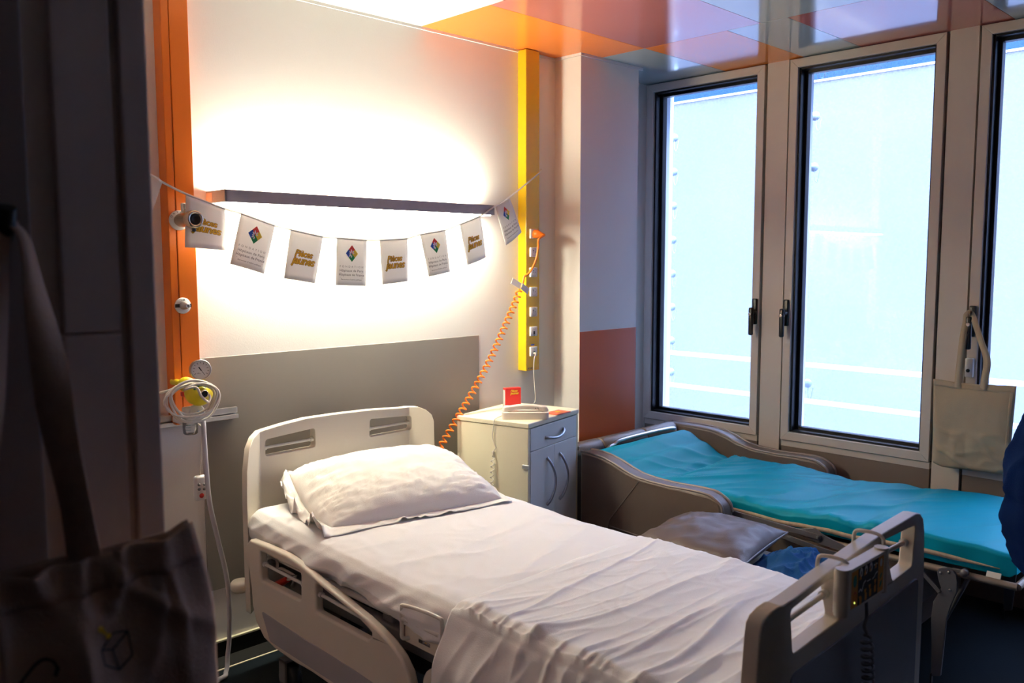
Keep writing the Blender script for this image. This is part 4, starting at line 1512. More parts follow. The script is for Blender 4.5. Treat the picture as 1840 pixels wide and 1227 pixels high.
def wr_top(x, y):
    """creases of the fitted sheet"""
    w = 0
    w += .0045 * ridge(x * 1.0 + .4 * y, y * 3.6 - x * .3, 1.3, 6)
    w += .0040 * ridge(x * 1.6 - y * 1.0, y * 4.2 + x * 1.1, 7.7, 7)
    w += .0030 * ridge(x * 3.0 + y * 2.0, y * 7 - x * 3.0, 17.7, 7)
    w += .0022 * ridge(x * 6.0 - y * 4.0, y * 9 + x * 3.0, 27.7, 7)
    w += .003 * nz(x * 3, y * 3, 2)
    w += .0010 * nz(x * 11, y * 11, 4)
    return w


def section(y, s):
    """cross-section of the sheeted mattress, s in 0..1 from lower left over the top to lower right"""
    zt = ztop(y)
    sag = .012 * nz(y * 3.2, .3, 5) + .010 * nz(y * 8, 1.3, 2)
    zb = .492 + .030 * smooth(1.80, 2.15, y) + .010 * nz(y * 2.1, 4.4)
    L = [(0, (MXL + .06, zb - .01)), (.05, (MXL + .01, zb - .004)), (.10, (MXL - .004 + sag * .6, zb + .02)), (.20, (MXL - .010 + sag, zt - .055)), (.245, (MXL + .002 + sag * .3, zt - .020)),
         (.28, (MXL + .022, zt - .004)), (.32, (MXL + .06, zt)), (.70, (xr_edge(y) - .06, zt - .002)), (.74, (xr_edge(y) - .02, zt - .006)), (.78, (xr_edge(y), zt - .024)), (.84, (xr_edge(y) + .004, zt - .07)), (1, (xr_edge(y) - .02, .495))]
    for (a, pa2), (b2, pb2) in zip(L, L[1:]):
        if s <= b2:
            tt = (s - a) / (b2 - a)
            return pa2[0] + (pb2[0] - pa2[0]) * tt, pa2[1] + (pb2[1] - pa2[1]) * tt
    return L[-1][1]


def sheet_pt(u, v):
    # denser rows on the left side
    s = u
    y = .845 + v * (2.765 - .845)
    x, z = section(y, s)
    k = smooth(.22, .34, s) * (1 - smooth(.70, .78, s))
    z += wr_top(x, y) * k
    # hanging side: drapery folds running diagonally
    side = 1 - smooth(.18, .30, s)
    side *= smooth(0, .08, s)
    f = ridge(y * 3.4 + z * 2.2, z * 3 - y * 1.0, 9.1, 2.2) * .020 + ridge(y * 6.0 + z * 11, z * 4, 3.3, 3) * .016 + ridge(y * 13 + z * 17, z * 5, 5.3, 4) * .006 + nz(y * 16, z * 14, 6) * .0022
    x -= f * side * smooth(2.78, 2.55, y) - .004 * side
    z += .004 * ridge(y * 7, 1.7, 2.2, 4) * (smooth(.2, .27, s) * (1 - smooth(.29, .36, s)))
    # rounded ends
    e = smooth(2.765, 2.715, y)
    z = z - (1 - e) * .06 * smooth(.18, .3, s)
    if y < .885:
        z -= (1 - smooth(.845, .885, y)) * .045 * smooth(.18, .3, s)
    return (x, y, z)


q = MB(); q.grid(sheet_pt, 150, 190)
q.build('fitted_sheet', M['sheet'], mt)

# draw sheet across the foot half, hanging down the left side


def draw_pt(u, v):
    y = .852 + v * (1.655 - .852)
    Lh = .40        # hanging length left
    W = MXR - MXL
    tot = Lh + W + .30
    d = u * tot
    zt = ztop(y) + .0065
    if d < Lh:                       # left hang
        h = (Lh - d)                 # distance below the edge
        z = zt - .012 - h
        out = .012 + .055 * smooth(.0, .14, h)
        fold = .022 * smooth(.02, .16, h) * (nz(y * 7.5 - h * 1.8, .4 + h * .6, 3) + .7 * nz(y * 15 - h * 3.5, 2.2, 5)) + .010 * ridge(y * 9 - h * 4.2, h * 1.2, 8, 3) * smooth(0, .08, h)
        near = smooth(1.62, 1.50, y)
        x = MXL - out - fold * (.25 + .75 * near)
        if h < .03:
            x += .012 * (1 - h / .03) ** 2
        y2 = y + .035 * h * smooth(1.2, 1.66, y) + .012 * nz(y * 6, h * 5, 1)
        # pleats right under the edge
        x -= .011 * ridge(y * 19, h * 2, 5.5, 2) * smooth(.0, .02, h) * (1 - smooth(.04, .14, h)) * smooth(1.55, 1.35, y)
        return (x, y2, z)
    d -= Lh
    if d < W:
        x = MXL + d
        a = smooth(0, .035, d)
        z = zt - .012 * (1 - a) + wr_top(x, y) * .5 * a
        # long creases running across the bed, fanning out from the near edge
        xx, yy = d, y
        wob = .5 * nz(xx * 1.6, yy * 2.2, 6)
        c1 = ridge(xx * .7 + 2.0, yy * 6.5 + xx * .5 + wob, 4.0, 5) * .010
        c2 = ridge(xx * .9 - 1.0, yy * 11 - xx * 1.1 + 1.4 * wob, 12.0, 6) * .008
        c2 += ridge(xx * 1.6 + 3.0, yy * 21 + xx * 2.2 + 2.2 * wob, 22.0, 6) * .0034
        c2 += ridge(xx * 3.5 + 5.0, yy * 8 + xx * 3.0, 32.0, 8) * .0018
        c3 = nz(xx * 1.8, yy * 16 - xx * .6, 6) * .0020
        c4 = nz(xx * 12, yy * 14, 8) * .0008
        e = smooth(1.655, 1.60, y)
        z += (c1 + c2) * e * (.55 + .45 * smooth(.8, .1, d)) + c3 * e + c4
        p = .009 * ridge(y * 19, .5, 5.5, 2.5) * (1 - smooth(.0, .16, d)) * e
        xr = xr_edge(y)
        if d > W - .03:
            z -= .020 * ((d - W + .03) / .03) ** 2
        return (x, y + .006 * nz(d * 3, 9.0) * smooth(1.5, 1.655, y), z + p)
    d -= W
    return (xr_edge(y) + .008 + .01 * smooth(0, .06, d) + .006 * nz(y * 9, d * 3, 2), y, zt - .020 - d)


q = MB(); q.grid(draw_pt, 230, 190)
tag(q.build('draw_sheet', M['drawsheet'], solid=.0012), 'creased white draw sheet across the foot of the bed hanging down its near side', 'sheet')

# --- pillow
PC = Vector((1.872, 2.515, 0))
PA = math.radians(-12)
ca, sa = math.cos(PA), math.sin(PA)


def pillow_pt(u, v, top):
    """u, v in -1..1"""
    a, bb = .345, .225
    # superellipse outline so that the corners are soft
    x, y = u * a, v * bb
    x *= 1 - .05 * (abs(v) ** 3); y *= 1 - .06 * (abs(u) ** 3)
    k = max(0, (1 - abs(u) ** 2.6)) * max(0, (1 - abs(v) ** 2.4))
    h = k ** .52 * (.80 + .20 * smooth(-.95, -.1, u))
    wx = ca * x - sa * y + PC.x
    wy = sa * x + ca * y + PC.y
    tilt = .058 * smooth(-.3, 1.0, v) + .012 * smooth(-.2, -1, u) * smooth(0, 1, v)
    base = ztop(wy) + .012 + tilt
    if top:
        z = base + .118 * h
        end = smooth(.35, .95, abs(u))
        z += h * .020 * (ridge(u * 1.6 + 3, v * 5.5 + u * 1.2, 2.0, 3) * end * (1.4 if u < 0 else .7))
        z += h * .016 * ridge(u * 1.8 + v * 2, v * 9 + u * 3, 12.0, 7) * smooth(.1, .9, abs(u)) * .6
        z += h * .010 * ridge(u * 4.0 - v * 1, v * 14 - u * 4, 18.0, 7) * smooth(.2, .9, abs(u))
        z += h * .012 * ridge(u * 5 - v * 3, v * 4 + u * 6, 15.0, 7) * smooth(.3, -.8, v)
        z += .006 * ridge(u * 3.3, v * 3 - u * 2, 6.0, 4) * k * (1 - smooth(.2, 1, v)) + .004 * nz(u * 4, v * 4, 3) * k
        z += .007 * nz(u * 9, v * 9, 5) * (1 - k) * smooth(0, .2, k)
    else:
        z = base - .008 * h - tilt * .6 * h
    return Vector((wx, wy, z))


NU, NV = 72, 56
q = MB()


def dens(i, n):
    t2 = 2 * i / (n - 1) - 1
    return math.sin(t2 * PI / 2)


vs = [pillow_pt(dens(i, NU), dens(j, NV), True) for j in range(NV) for i in range(NU)]
fs = [(j * NU + i, j * NU + i + 1, (j + 1) * NU + i + 1, (j + 1) * NU + i) for j in range(NV - 1) for i in range(NU - 1)]
q.add(vs, fs, 0, True)
vs = [pillow_pt(dens(i, NU), dens(j, NV), False) for j in range(NV) for i in range(NU)]
q.add(vs, [f[::-1] for f in fs], 0, True)
pil = q.build('pillow', M['pillow'])
tag(pil, 'plump white pillow leaning against the headboard of the hospital bed', 'pillow')
# loose pillowcase hem around the rim
q = MB()
rim = []
for k in range(240):
    a = 2 * PI * k / 240
    c, s = math.cos(a), math.sin(a)
    m = max(abs(c), abs(s))
    rim.append((c / m, s / m))


def flange(i, w):
    u, v = rim[i % 240]
    p = pillow_pt(u, v, True)
    dx, dy = u * .7, v * .9
    L = math.hypot(dx, dy)
    dx, dy = dx / L, dy / L
    front = smooth(.5, 1, -v)
    left = smooth(.6, 1, -u)
    wid = .018 + .030 * left + .020 * front * smooth(.2, 1, -u) + .012 * front + .010 * smooth(.7, 1, u)
    wid *= 1 - .35 * smooth(.6, 1, v)
    d = wid * w
    x = p.x + (ca * dx - sa * dy) * d
    y = p.y + (sa * dx + ca * dy) * d
    ruf = (nz(i * .16, w * 1.5, 3) * .018 + nz(i * .42, 2.0, 4) * .010) * (.5 + 1.3 * max(left, front * smooth(.35, -.6, u)))
    z = p.z + (ruf + .002) * w * (1 + 1.2 * left) - .006 * w * front
    corner = smooth(.9, 1, -u) * smooth(.6, 1, v)
    z += .016 * corner * w
    zmin = ztop(y) + .006 if MXL + .02 < x < MXR else ztop(y) - .01
    if y > 2.795:
        y = 2.795
    return (x, y, max(z, zmin))


vs, fs = [], []
for i in range(240):
    for j in range(5):
        vs.append(flange(i, j / 4))
for i in range(240):
    for j in range(4):
        a, b2 = i * 5 + j, ((i + 1) % 240) * 5 + j
        fs.append((a, b2, b2 + 1, a + 1))
q.add(vs, fs, 0, True)
q.build('pillowcase_hem', M['pillow'], pil, solid=.0015)

# =================================================================== SOFA BED BY THE WINDOW
sofa = thing('sofa_bed', 'taupe leatherette sofa bed pulled out below the windows', 'sofa bed', (3.5, 1.75, 0))


def arm(pxs, xo, x_out, xi, name):
    pts = [(on(a, c, 0, xo).y, on(a, c, 0, xo).z) for a, c in pxs]
    return pts


ay = [(2.80, .600), (2.62, .604), (2.50, .600), (2.42, .583), (2.33, .552), (2.25, .536), (2.12, .530), (2.0, .534), (1.92, .532), (1.885, .520), (1.85, .496), (1.84, .46)]
for x0, x1 in ((3.0, 3.085), (3.94, 4.03)):
    near = x0 < 3.5
    prof = [(y, z + (.012 if near else 0)) for y, z in ay]
    if near:
        prof[0] = (2.60, prof[1][1]); prof[1] = (2.56, prof[1][1])
    full = prof + [(1.84, .06), (prof[0][0], .06)]
    bm = plate(full, [], x1 - x0, lambda u, v, w: (x0 + w, u, v))
    a_ = bm_obj('armrest', bm, M['leather'], sofa, bevel=.012, seg=3, smooth=True)
    q = MB()
    q.tube(catmull([(x0 + .008, y, z - .001) for y, z in prof], 4), .0065, 8)
    q.tube(catmull([(x1 - .008, y, z - .001) for y, z in prof], 4), .0065, 8)
    q.build('piping', M['piping'], a_)
    if near:
        q = MB()
        q.tube([(x0 - .0005, 2.26, .535), (x0 - .001, 2.42, .33), (x0 - .001, 2.50, .08)], .0022, 6)
        q.tube([(x0 - .0005, 1.82, .27), (x0 - .001, 2.42, .30)], .0022, 6)
        q.build('seam', M['piping'], a_)
# back bolster in three sections
bx0, bx1 = 3.09, 3.935
zb_, yb_ = .568, 2.742
cuts = [bx0, 3.30, 3.66, bx1]
q = MB()
for a0, a1 in zip(cuts, cuts[1:]):
    q.lathe([(.030, 0.001), (.044, .004), (.047, .012), (.047, a1 - a0 - .012), (.044, a1 - a0 - .004), (.030, a1 - a0 - .001)], (a0, yb_, zb_), (1, 0, 0), 28)
q.rbox((bx1 - bx0, .075, .50), T(((bx0 + bx1) / 2, yb_ + .004, .31)), .014, 3)
q.build('backrest', M['leather'], sofa)
# folded seat cushion under the bed surface
q = MB(); q.rbox((.74, 1.42, .15), T((3.515, 1.82, .325)), .035, 4)
q.rbox((.78, 1.30, .20), T((3.515, 1.86, .16)), .02, 3)
q.build('seat_base', M['leather'], sofa)
# steel frame tubes
FZ = .424
q = MB()
for x in (3.125, 3.905):
    q.tube([(x, .80, FZ), (x, 1.6, FZ), (x, 2.30, FZ), (x, 2.66, FZ + .085)], .0125, 10)
q.tube([(3.125, .80, FZ), (3.905, .80, FZ)], .0125, 10)
q.tube([(3.125, 1.5, FZ - .004), (3.905, 1.5, FZ - .004)], .010, 8)
q.build('frame_tubes', M['tube'], sofa)
hx0 = on(1090, 806, 1, 2.66); hx1 = on(1168, 780, 1, 2.66)
q = MB(); q.tube(catmull([(hx0.x - .01, 2.60, hx0.z - .07), (hx0.x - .006, 2.65, hx0.z - .02), (hx0.x + .02, 2.66, hx0.z + .004), (hx0.x + .06, 2.66, hx0.z + .012), (3.4, 2.66, hx1.z + .006), (3.80, 2.66, hx1.z + .006), (3.845, 2.655, hx1.z - .02), (3.85, 2.62, hx1.z - .08)], 6), .0095, 10)
q.build('head_tube', M['steel'], sofa)
# folding mechanism on the near side
MX = 3.098
mk = lambda px, py: (on(px, py, 0, MX).y, on(px, py, 0, MX).z)


def bar(pts, w, x, name, th=.006, m='mech'):
    q2 = MB()
    for a, c in zip(pts, pts[1:]):
        a, c = Vector(a), Vector(c)
        d = (c - a).normalized()
        n_ = Vector((-d.y, d.x)) * w / 2
        ring_ = [a - n_, c - n_]
        for k in range(1, 7):
            an = PI * k / 7
            ring_.append(c - n_ * math.cos(an) + d * (w / 2) * math.sin(an))
        ring_ += [c + n_, a + n_]
        for k in range(1, 7):
            an = PI * k / 7
            ring_.append(a + n_ * math.cos(an) - d * (w / 2) * math.sin(an))
        m_ = len(ring_)
        vs = [(x, p.x, p.y) for p in ring_] + [(x + th, p.x, p.y) for p in ring_]
        fs = [tuple(range(m_)), tuple(range(2 * m_ - 1, m_ - 1, -1))] + [(i, i + m_, (i + 1) % m_ + m_, (i + 1) % m_) for i in range(m_)]
        q2.add(vs, fs)
        for e in (a, c):
            q2.lathe([(0, 0), (.006, 0), (.006, .004), (0, .005)], (x, e.x, e.y), (-1, 0, 0), 10)
    return q2.build(name, M[m], sofa, bevel=.0008, seg=1)


bar([mk(1314, 921), mk(1470, 965)], .020, MX, 'link_bar')
bar([mk(1380, 952), mk(1466, 984)], .022, MX - .006, 'link_bar')
bar([mk(1466, 984), mk(1535, 1004)], .022, MX - .012, 'link_bar')
pl = [mk(1420, 951), mk(1462, 950), mk(1478, 962), mk(1532, 990), mk(1524, 996), mk(1470, 978)]
bm = plate(pl, [], .005, lambda u, v, w: (MX + .008 + w, u, v))
bm_obj('hinge_plate', bm, M['mech'], sofa, bevel=.001, seg=1)
LX = 3.125 - .022
lk = lambda px, py: (on(px, py, 0, LX).y, on(px, py, 0, LX).z)
leg_px = ((1683.5, 1028), (1686, 1022), (1693, 1019.5), (1701, 1020), (1712.7, 1026), (1718, 1034), (1719.8, 1046), (1718.8, 1064), (1708.7, 1087), (1700.7, 1111), (1696.6, 1151), (1689.6, 1215), (1672.5, 1215), (1673.5, 1151), (1672.5, 1111), (1676.5, 1081), (1686.6, 1065), (1690.6, 1056), (1686, 1042))
lpf = [lk(*p) for p in leg_px]
zl = min(p[1] for p in lpf)
for x in (LX, 3.905 + .010):
    bm = plate(lpf, [], .012, lambda u, v, w: (x + w, u, v))
    lg = bm_obj('leg', bm, M['mech'], sofa, bevel=.0015, seg=1)
    q = MB()
    yy = [p[0] for p in lpf if p[1] < zl + .004]
    q.box(x - .004, x + .016, min(yy) - .003, max(yy) + .003, 0.0005, zl + .012)
    q.build('rubber_foot', M['black'], lg, bevel=.002, seg=1)
    q = MB()
    for p in ((1690, 1029), (1705, 1028), (1707, 1060)):
        a = lk(*p); q.lathe([(0, 0), (.005, 0), (.005, .003), (0, .004)], (x, a[0], a[1]), (-1, 0, 0), 10)
    q.build('rivets', M['steel'], lg)
bar([lk(1655, 1025), lk(1688, 1062)], .014, LX - .006, 'link_bar', m='mech')
q = MB()
a = lk(1733, 1029)
q.lathe([(0, 0), (.013, 0), (.013, .02), (0, .021)], (3.112, a[0], a[1]), (-1, 0, 0), 14)
q.rbox((.012, .05, .012), T((3.118, lk(1722, 1028)[0], lk(1722, 1028)[1])), .002, 1)
q.build('pivot', M['mech'], sofa)
q = MB()
q.tube([(3.14, lk(1735, 1030)[0], FZ - .01), (3.2, 1.05, .20)], .008, 8)
q.build('brace', M['mech'], sofa)
q = MB()
q.tube([(3.88, lk(1735, 1030)[0], FZ - .01), (3.82, 1.05, .20)], .008, 8)
q.build('brace', M['mech'], sofa)

# --- turquoise mattress
TX0, TX1 = 3.155, 3.885
TZ = [(.79, .500), (.83, .520), (.95, .527), (1.12, .530), (1.28, .522), (1.36, .503), (1.46, .512), (1.55, .500), (1.66, .484), (1.80, .497), (1.95, .505), (2.10, .502), (2.24, .500), (2.30, .492), (2.335, .482), (2.38, .494), (2.50, .548), (2.60, .590), (2.645, .596)]


def tz(y):
    return interp(TZ, y)


def tbot(y):
    return FZ + .013 + max(0, (y - 2.30)) * .245


def teal_pt(u, v):
    y = .812 + v * (2.645 - .812)
    s = u
    zt, zb2 = tz(y), tbot(y)
    pts = [(0, (TX0 + .03, zb2)), (.04, (TX0 + .002, zb2 + .002)), (.16, (TX0 - .003, zt - .010)), (.185, (TX0 + .006, zt - .001)), (.21, (TX0 + .03, zt)), (.79, (TX1 - .03, zt)), (.815, (TX1 - .006, zt - .001)), (.84, (TX1, zt - .010)), (.96, (TX1, zb2 + .002)), (1, (TX1 - .03, zb2))]
    x = z = None
    for (a, pa2), (b2, pb2) in zip(pts, pts[1:]):
        if s <= b2 + 1e-9:
            tt = (s - a) / (b2 - a)
            x, z = pa2[0] + (pb2[0] - pa2[0]) * tt, pa2[1] + (pb2[1] - pa2[1]) * tt
            break
    top = smooth(.17, .21, s) * (1 - smooth(.79, .83, s))
    mid = smooth(1.15, 1.35, y) * (1 - smooth(2.3, 2.6, y))
    xx = x - TX0
    w = ridge(xx * 1.2 + y * .5, y * 4.2 + xx * 2.6, 2.4, 5) * .013 + ridge(xx * 2.0 - 2, y * 7.0 + xx * 5.0, 5.0, 5) * .008
    fold = math.exp(-((y - 2.32 - .14 * (xx - .35) * (1 - xx)) / .03) ** 2)
    z += top * (w * (.15 + .85 * mid) + .002 * nz(x * 6, y * 6, 1) + .012 * ridge(xx * 2, y * 16 + xx * 7, 3, 2) * math.exp(-((y - 2.26) / .10) ** 2) - .010 * fold)
    # gathers along the near edge
    side = smooth(.02, .08, s) * (1 - smooth(.17, .22, s))
    x -= side * (.006 * nz(y * 12, z * 9, 2) + .004 * ridge(y * 17, .3, 1, 3) * mid)
    z += .006 * ridge(y * 13, .9, 4, 4) * mid * smooth(.13, .18, s) * (1 - smooth(.20, .26, s))
    e = smooth(.812, .835, y) * smooth(2.645, 2.625, y)
    zc = (zt + zb2) / 2
    z = zc + (z - zc) * (.55 + .45 * e)
    return (x, y, z)


q = MB(); q.grid(teal_pt, 120, 240)
for v in (0, 1):
    ring_ = [teal_pt(i / 119, v) for i in range(120)]
    q.add(ring_, [tuple(range(120)) if v == 0 else tuple(range(119, -1, -1))])
tm = q.build('turquoise_mattress', M['teal'])
tag(tm, 'thin turquoise coated mattress lying unfolded on the sofa bed', 'mattress')
q = MB()
st = []
for k in range(60):
    y = .86 + k * (2.30 - .86) / 59
    zc = tbot(y) + (tz(y) - tbot(y)) * .36 - .004 * nz(y * 5, 3.3)
    hw = .0085 * min(1, .15 + k / 8)
    st += [(TX0 - .011 - .003 * abs(nz(y * 9, 2)), y, zc - hw), (TX0 - .011 - .003 * abs(nz(y * 9, 5)), y, zc + hw)]
q.add(st, [(2 * i, 2 * i + 2, 2 * i + 3, 2 * i + 1) for i in range(59)], 0, True)
q.build('zip_flap', M['zip'], tm, solid=.0025)
lt = on(1786, 1033, 0, 3.135)
q = MB(); q.rbox((.003, .045, .020), T((3.133, lt.y, lt.z)) @ Matrix.Rotation(.5, 4, 'Y'), .0005, 1)
q.build('white_tag', M['white_pl'], tm)

# --- footstool between the beds, carrying cushion and cloth
t = thing('leather_footstool', 'low taupe leatherette footstool between the two beds under the taupe cushion', 'footstool', (2.70, 1.62, 0))
q = MB(); q.rbox((.50, .82, .30), T((2.72, 1.60, .215)), .03, 4)
q.build('stool_body', M['leather'], t)
q = MB(); q.rbox((.51, .83, .055), T((2.72, 1.60, .3625)), .024, 4)
q.tube([(2.985, 1.20, .350), (2.985, 2.0, .350)], .004, 6)
q.build('stool_pad', M['leather'], t)
for x in (2.52, 2.92):
    for y in (1.25, 1.95):
        q = MB(); q.lathe([(0, 0.0), (.018, 0), (.02, .07), (0, .07)], (x, y, .0), (0, 0, 1), 12)
        q.build('leg', M['black'], t)

CUC = Vector((2.735, 1.735))


def cushion_pt(u, v, top):
    # corners measured in the photograph
    c00, c10, c11, c01 = Vector((2.50, 1.93)), Vector((2.545, 1.475)), Vector((2.985, 1.545)), Vector((2.98, 1.99))
    a, b2 = (u + 1) / 2, (v + 1) / 2
    p = (c00 * (1 - a) + c10 * a) * (1 - b2) + (c01 * (1 - a) + c11 * a) * b2
    pin = .03
    ctr = CUC
    k1 = 1 - pin * (1 - abs(u) ** 2) * abs(v) ** 3 - pin * (1 - abs(v) ** 2) * abs(u) ** 3
    p = ctr + (p - ctr) * k1
    k = (max(0, 1 - abs(u) ** 2.2) * max(0, 1 - abs(v) ** 2.2))
    h = k ** .5
    base = .462 + .010 * u
    if top:
        z = base + .060 * h + .006 * ridge(u * 1.5 + v * 2, v * 1.5 - u, 3, 4) * h + .012 * nz(u * 2.4, v * 2.4, 9) * (k ** .3) + .010 * ridge(u * 3.2 + 5, v * 2.2 + 1, 6, 3) * smooth(.3, 1, abs(u)) * h
    else:
        z = base - .064 * h
    return Vector((p.x, p.y, z))


q = MB()
n_ = 48
vs = [cushion_pt(dens(i, n_), dens(j, n_), True) for j in range(n_) for i in range(n_)]
fs = [(j * n_ + i, j * n_ + i + 1, (j + 1) * n_ + i + 1, (j + 1) * n_ + i) for j in range(n_ - 1) for i in range(n_ - 1)]
q.add(vs, fs, 0, True)
q.add([cushion_pt(dens(i, n_), dens(j, n_), False) for j in range(n_) for i in range(n_)], [f[::-1] for f in fs], 0, True)
cu = q.build('cushion', M['leather2'])
tag(cu, 'square taupe leatherette cushion lying between the white bed and the sofa bed', 'cushion')
q = MB()
edge = [cushion_pt(*p, True) for p in [(-1 + 2 * k / 20, -1) for k in range(20)] + [(1, -1 + 2 * k / 20) for k in range(20)] + [(1 - 2 * k / 20, 1) for k in range(20)] + [(-1, 1 - 2 * k / 20) for k in range(20)]]
q.tube(edge, .0035, 6, closed=True)
q.build('cushion_seam', M['piping'], cu)

# crumpled blue cloth


def cloth_pt(u, v):
    a, b2 = u * 2 - 1, v * 2 - 1
    x = 2.77 + .20 * a + .03 * nz(a * 2, b2 * 2, 1)
    y = 1.385 + .165 * b2 + .03 * nz(a * 2, b2 * 2, 5)
    r = min(1, math.hypot(a, b2 * 1.0))
    h = .004 + .066 * max(0, 1 - r ** 2) ** .8
    h += (.030 * ridge(a * 1.6 + b2, b2 * 2.0 - a, 4, 2) + .012 * ridge(a * 3.5, b2 * 3.5 + a * 2, 8, 3)) * (max(0, 1 - r ** 3))
    return (x, y, .391 + h)


q = MB(); q.grid(cloth_pt, 60, 60)
tag(q.build('blue_cloth', M['denim'], solid=.002), 'crumpled blue cloth half under the taupe cushion beside the white bed', 'cloth')

# =================================================================== TOTE BAG ON THE WINDOW HANDLE
BX = 4.018
bagc = {k: on(a, c, 0, BX) for k, (a, c) in dict(tl=(1678, 681), tr=(1826, 694), br=(1811, 853), bl=(1676, 836)).items()}
hy3 = HY[2][0]
tote = thing('tote_bag', 'beige canvas tote bag hanging from the handle of the right window', 'bag', (BX, (bagc['tl'].y + bagc['tr'].y) / 2, bagc['bl'].z))


def tote_pt(u, v, s):
    p = (bagc['tl'] * (1 - u) + bagc['tr'] * u) * (1 - v) + (bagc['bl'] * (1 - u) + bagc['br'] * u) * v
    a, c = 2 * u - 1, 2 * v - 1
    k = (max(0, 1 - a ** 4) * max(0, 1 - max(0, c) ** 4)) ** .5
    w = .014 * nz(u * 3, v * 3, 2) + .020 * ridge(u * 1.6 + v, v * 4 - u * 1.4, 7, 5) * smooth(.3, .8, v) + .010 * ridge(u * 3, v * 7 + u * 1.0, 17, 5) * smooth(.5, .9, v) + .007 * nz(u * 8, v * 3, 5)
    rnd = .016 * max(0, abs(a) - .75) / .25 * max(0, c - .6) / .4
    return Vector((p.x + s * (.004 + .018 * k * smooth(0, .3, v)) - w * .8 * k, p.y, p.z + rnd - .006 * (1 - a * a) * (1 - v) * 1.0 + .004 * nz(u * 5, 3.0, v * 2)))


q = MB()
q.grid(lambda u, v: tote_pt(u, v, -1), 44, 44)
q.grid(lambda u, v: tote_pt(1 - u, v, 1), 44, 44)
q.build('bag_body', M['canvas'], tote, solid=.0012)
q = MB()
q.grid(lambda u, v: tote_pt(.0 + u, v * .07, -1) + Vector((-.0016, 0, 0)), 40, 4)
q.grid(lambda u, v: tote_pt(.945 + u * .045, .05 + v * .94, -1) + Vector((-.0015, 0, 0)), 4, 30)
q.build('hem', M['canvas'], tote, solid=.001)
hz = on(1745, 562, 0, WX - .05).z


def strap(mb, pts, w, wob=0.0, tw=0.0):
    path = catmull(pts, 10)
    vs = []
    n2 = len(path)
    for i, p in enumerate(path):
        d = path[min(i + 1, n2 - 1)] - path[max(i - 1, 0)]
        side = Vector((0, 1, 0)) if abs(d.normalized().y) < .9 else Vector((0, 0, 1))
        a = tw * math.sin(PI * i / n2)
        sd = (side - d.normalized() * side.dot(d.normalized())).normalized()
        nn = d.normalized().cross(sd)
        v = sd * math.cos(a) + nn * math.sin(a)
        vs += [p - v * w / 2, p + v * w / 2]
    mb.add(vs, [(2 * i, 2 * i + 1, 2 * i + 3, 2 * i + 2) for i in range(n2 - 1)], 0, True)


sx = WX - .058
for off, dx in ((-.010, 0), (.008, .004)):
    q = MB()
    l0 = on(1723, 684, 0, BX); r0 = on(1769, 688, 0, BX)
    strap(q, [(l0.x + off, l0.y, l0.z - .03), (l0.x + off, l0.y, l0.z + .02), (BX - .004 + off * .5, on(1731, 610, 0, BX).y, on(1731, 610, 0, BX).z), (sx + off * .5, hy3 + .012, hz - .035), (sx + off * .3, hy3 + .012, hz - .012), (sx + off * .3, hy3, hz - .0015 + dx), (sx + off * .3, hy3 - .013, hz - .014), (BX - .004 + off * .5, on(1763, 610, 0, BX).y, on(1763, 610, 0, BX).z), (BX + off, on(1774, 648, 0, BX).y, on(1774, 648, 0, BX).z), (r0.x + off, r0.y, r0.z + .01), (r0.x + off, r0.y, r0.z - .03)], .026, tw=.6 if dx else .25)
    q.build('strap', M['canvas'], tote, solid=.0016)
# small white frame lock below the handle
lkp = on(1742, 660, 0, WX - .012)
t = thing('window_lock', 'small white lock with a black keyhole on the frame behind the tote straps', 'lock', (WX - .012, lkp.y, lkp.z))
q = MB(); q.rbox((.024, .034, .085), T((WX - .024, WINS[2][1] - .018, lkp.z)), .005, 2)
q.build('lock_body', M['white_pl'], t)
q = MB(); q.lathe([(0, 0), (.008, 0), (.008, .002), (0, .003)], (WX - .036, WINS[2][1] - .016, lkp.z - .012), (-1, 0, 0), 16)
q.build('keyhole', M['black'], t)

# =================================================================== DARK TOTE BAG IN THE FOREGROUND
TY = 1.025
ft = thing('foreground_tote_bag', 'large ecru tote bag hanging in shadow on the dark partition at lower left', 'bag', (.26, TY, .72))
ftl, ftr, fbr, fbl = Vector((.035, TY, 1.165)), on(341, 949, 1, TY), Vector((.515, TY - .01, .74)), Vector((.01, TY - .01, .74))


def ftote(u, v, s, off=0.0):
    p = (ftl * (1 - u) + ftr * u) * (1 - v) + (fbl * (1 - u) + fbr * u) * v
    a, c = 2 * u - 1, 2 * v - 1
    k = (max(0, 1 - a ** 4) * max(0, 1 - max(0, c) ** 6)) ** .5
    w = .010 * nz(u * 7, v * 2.2, 2) * smooth(0, .2, v) + .022 * ridge(u * 9 + v, v * 2, 7, 3) * (1 - smooth(.1, .5, v)) + .014 * ridge(u * 4 - v * 2, v * 1.5 + u, 9, 4) + .008 * nz(u * 3, v * 3, 5)
    rag = .006 * nz(u * 6, 1.0) * (1 - v)
    ear = .010 * smooth(.93, 1, u) * (1 - smooth(0, .06, v))
    edge = .014 * smooth(.9, 1, u) * math.sin(v * 9) * .6
    return Vector((p.x + edge, p.y + s * (.006 + .030 * k * smooth(0, .35, v)) - (w * k if s < 0 else 0) - off, p.z + rag + ear))


q = MB()
q.grid(lambda u, v: ftote(u, v, -1), 60, 60)
q.grid(lambda u, v: ftote(1 - u, v, 1), 60, 60)
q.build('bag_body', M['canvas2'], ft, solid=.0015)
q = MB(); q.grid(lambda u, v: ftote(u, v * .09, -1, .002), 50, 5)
q.build('hem', M['canvas2'], ft, solid=.0015)


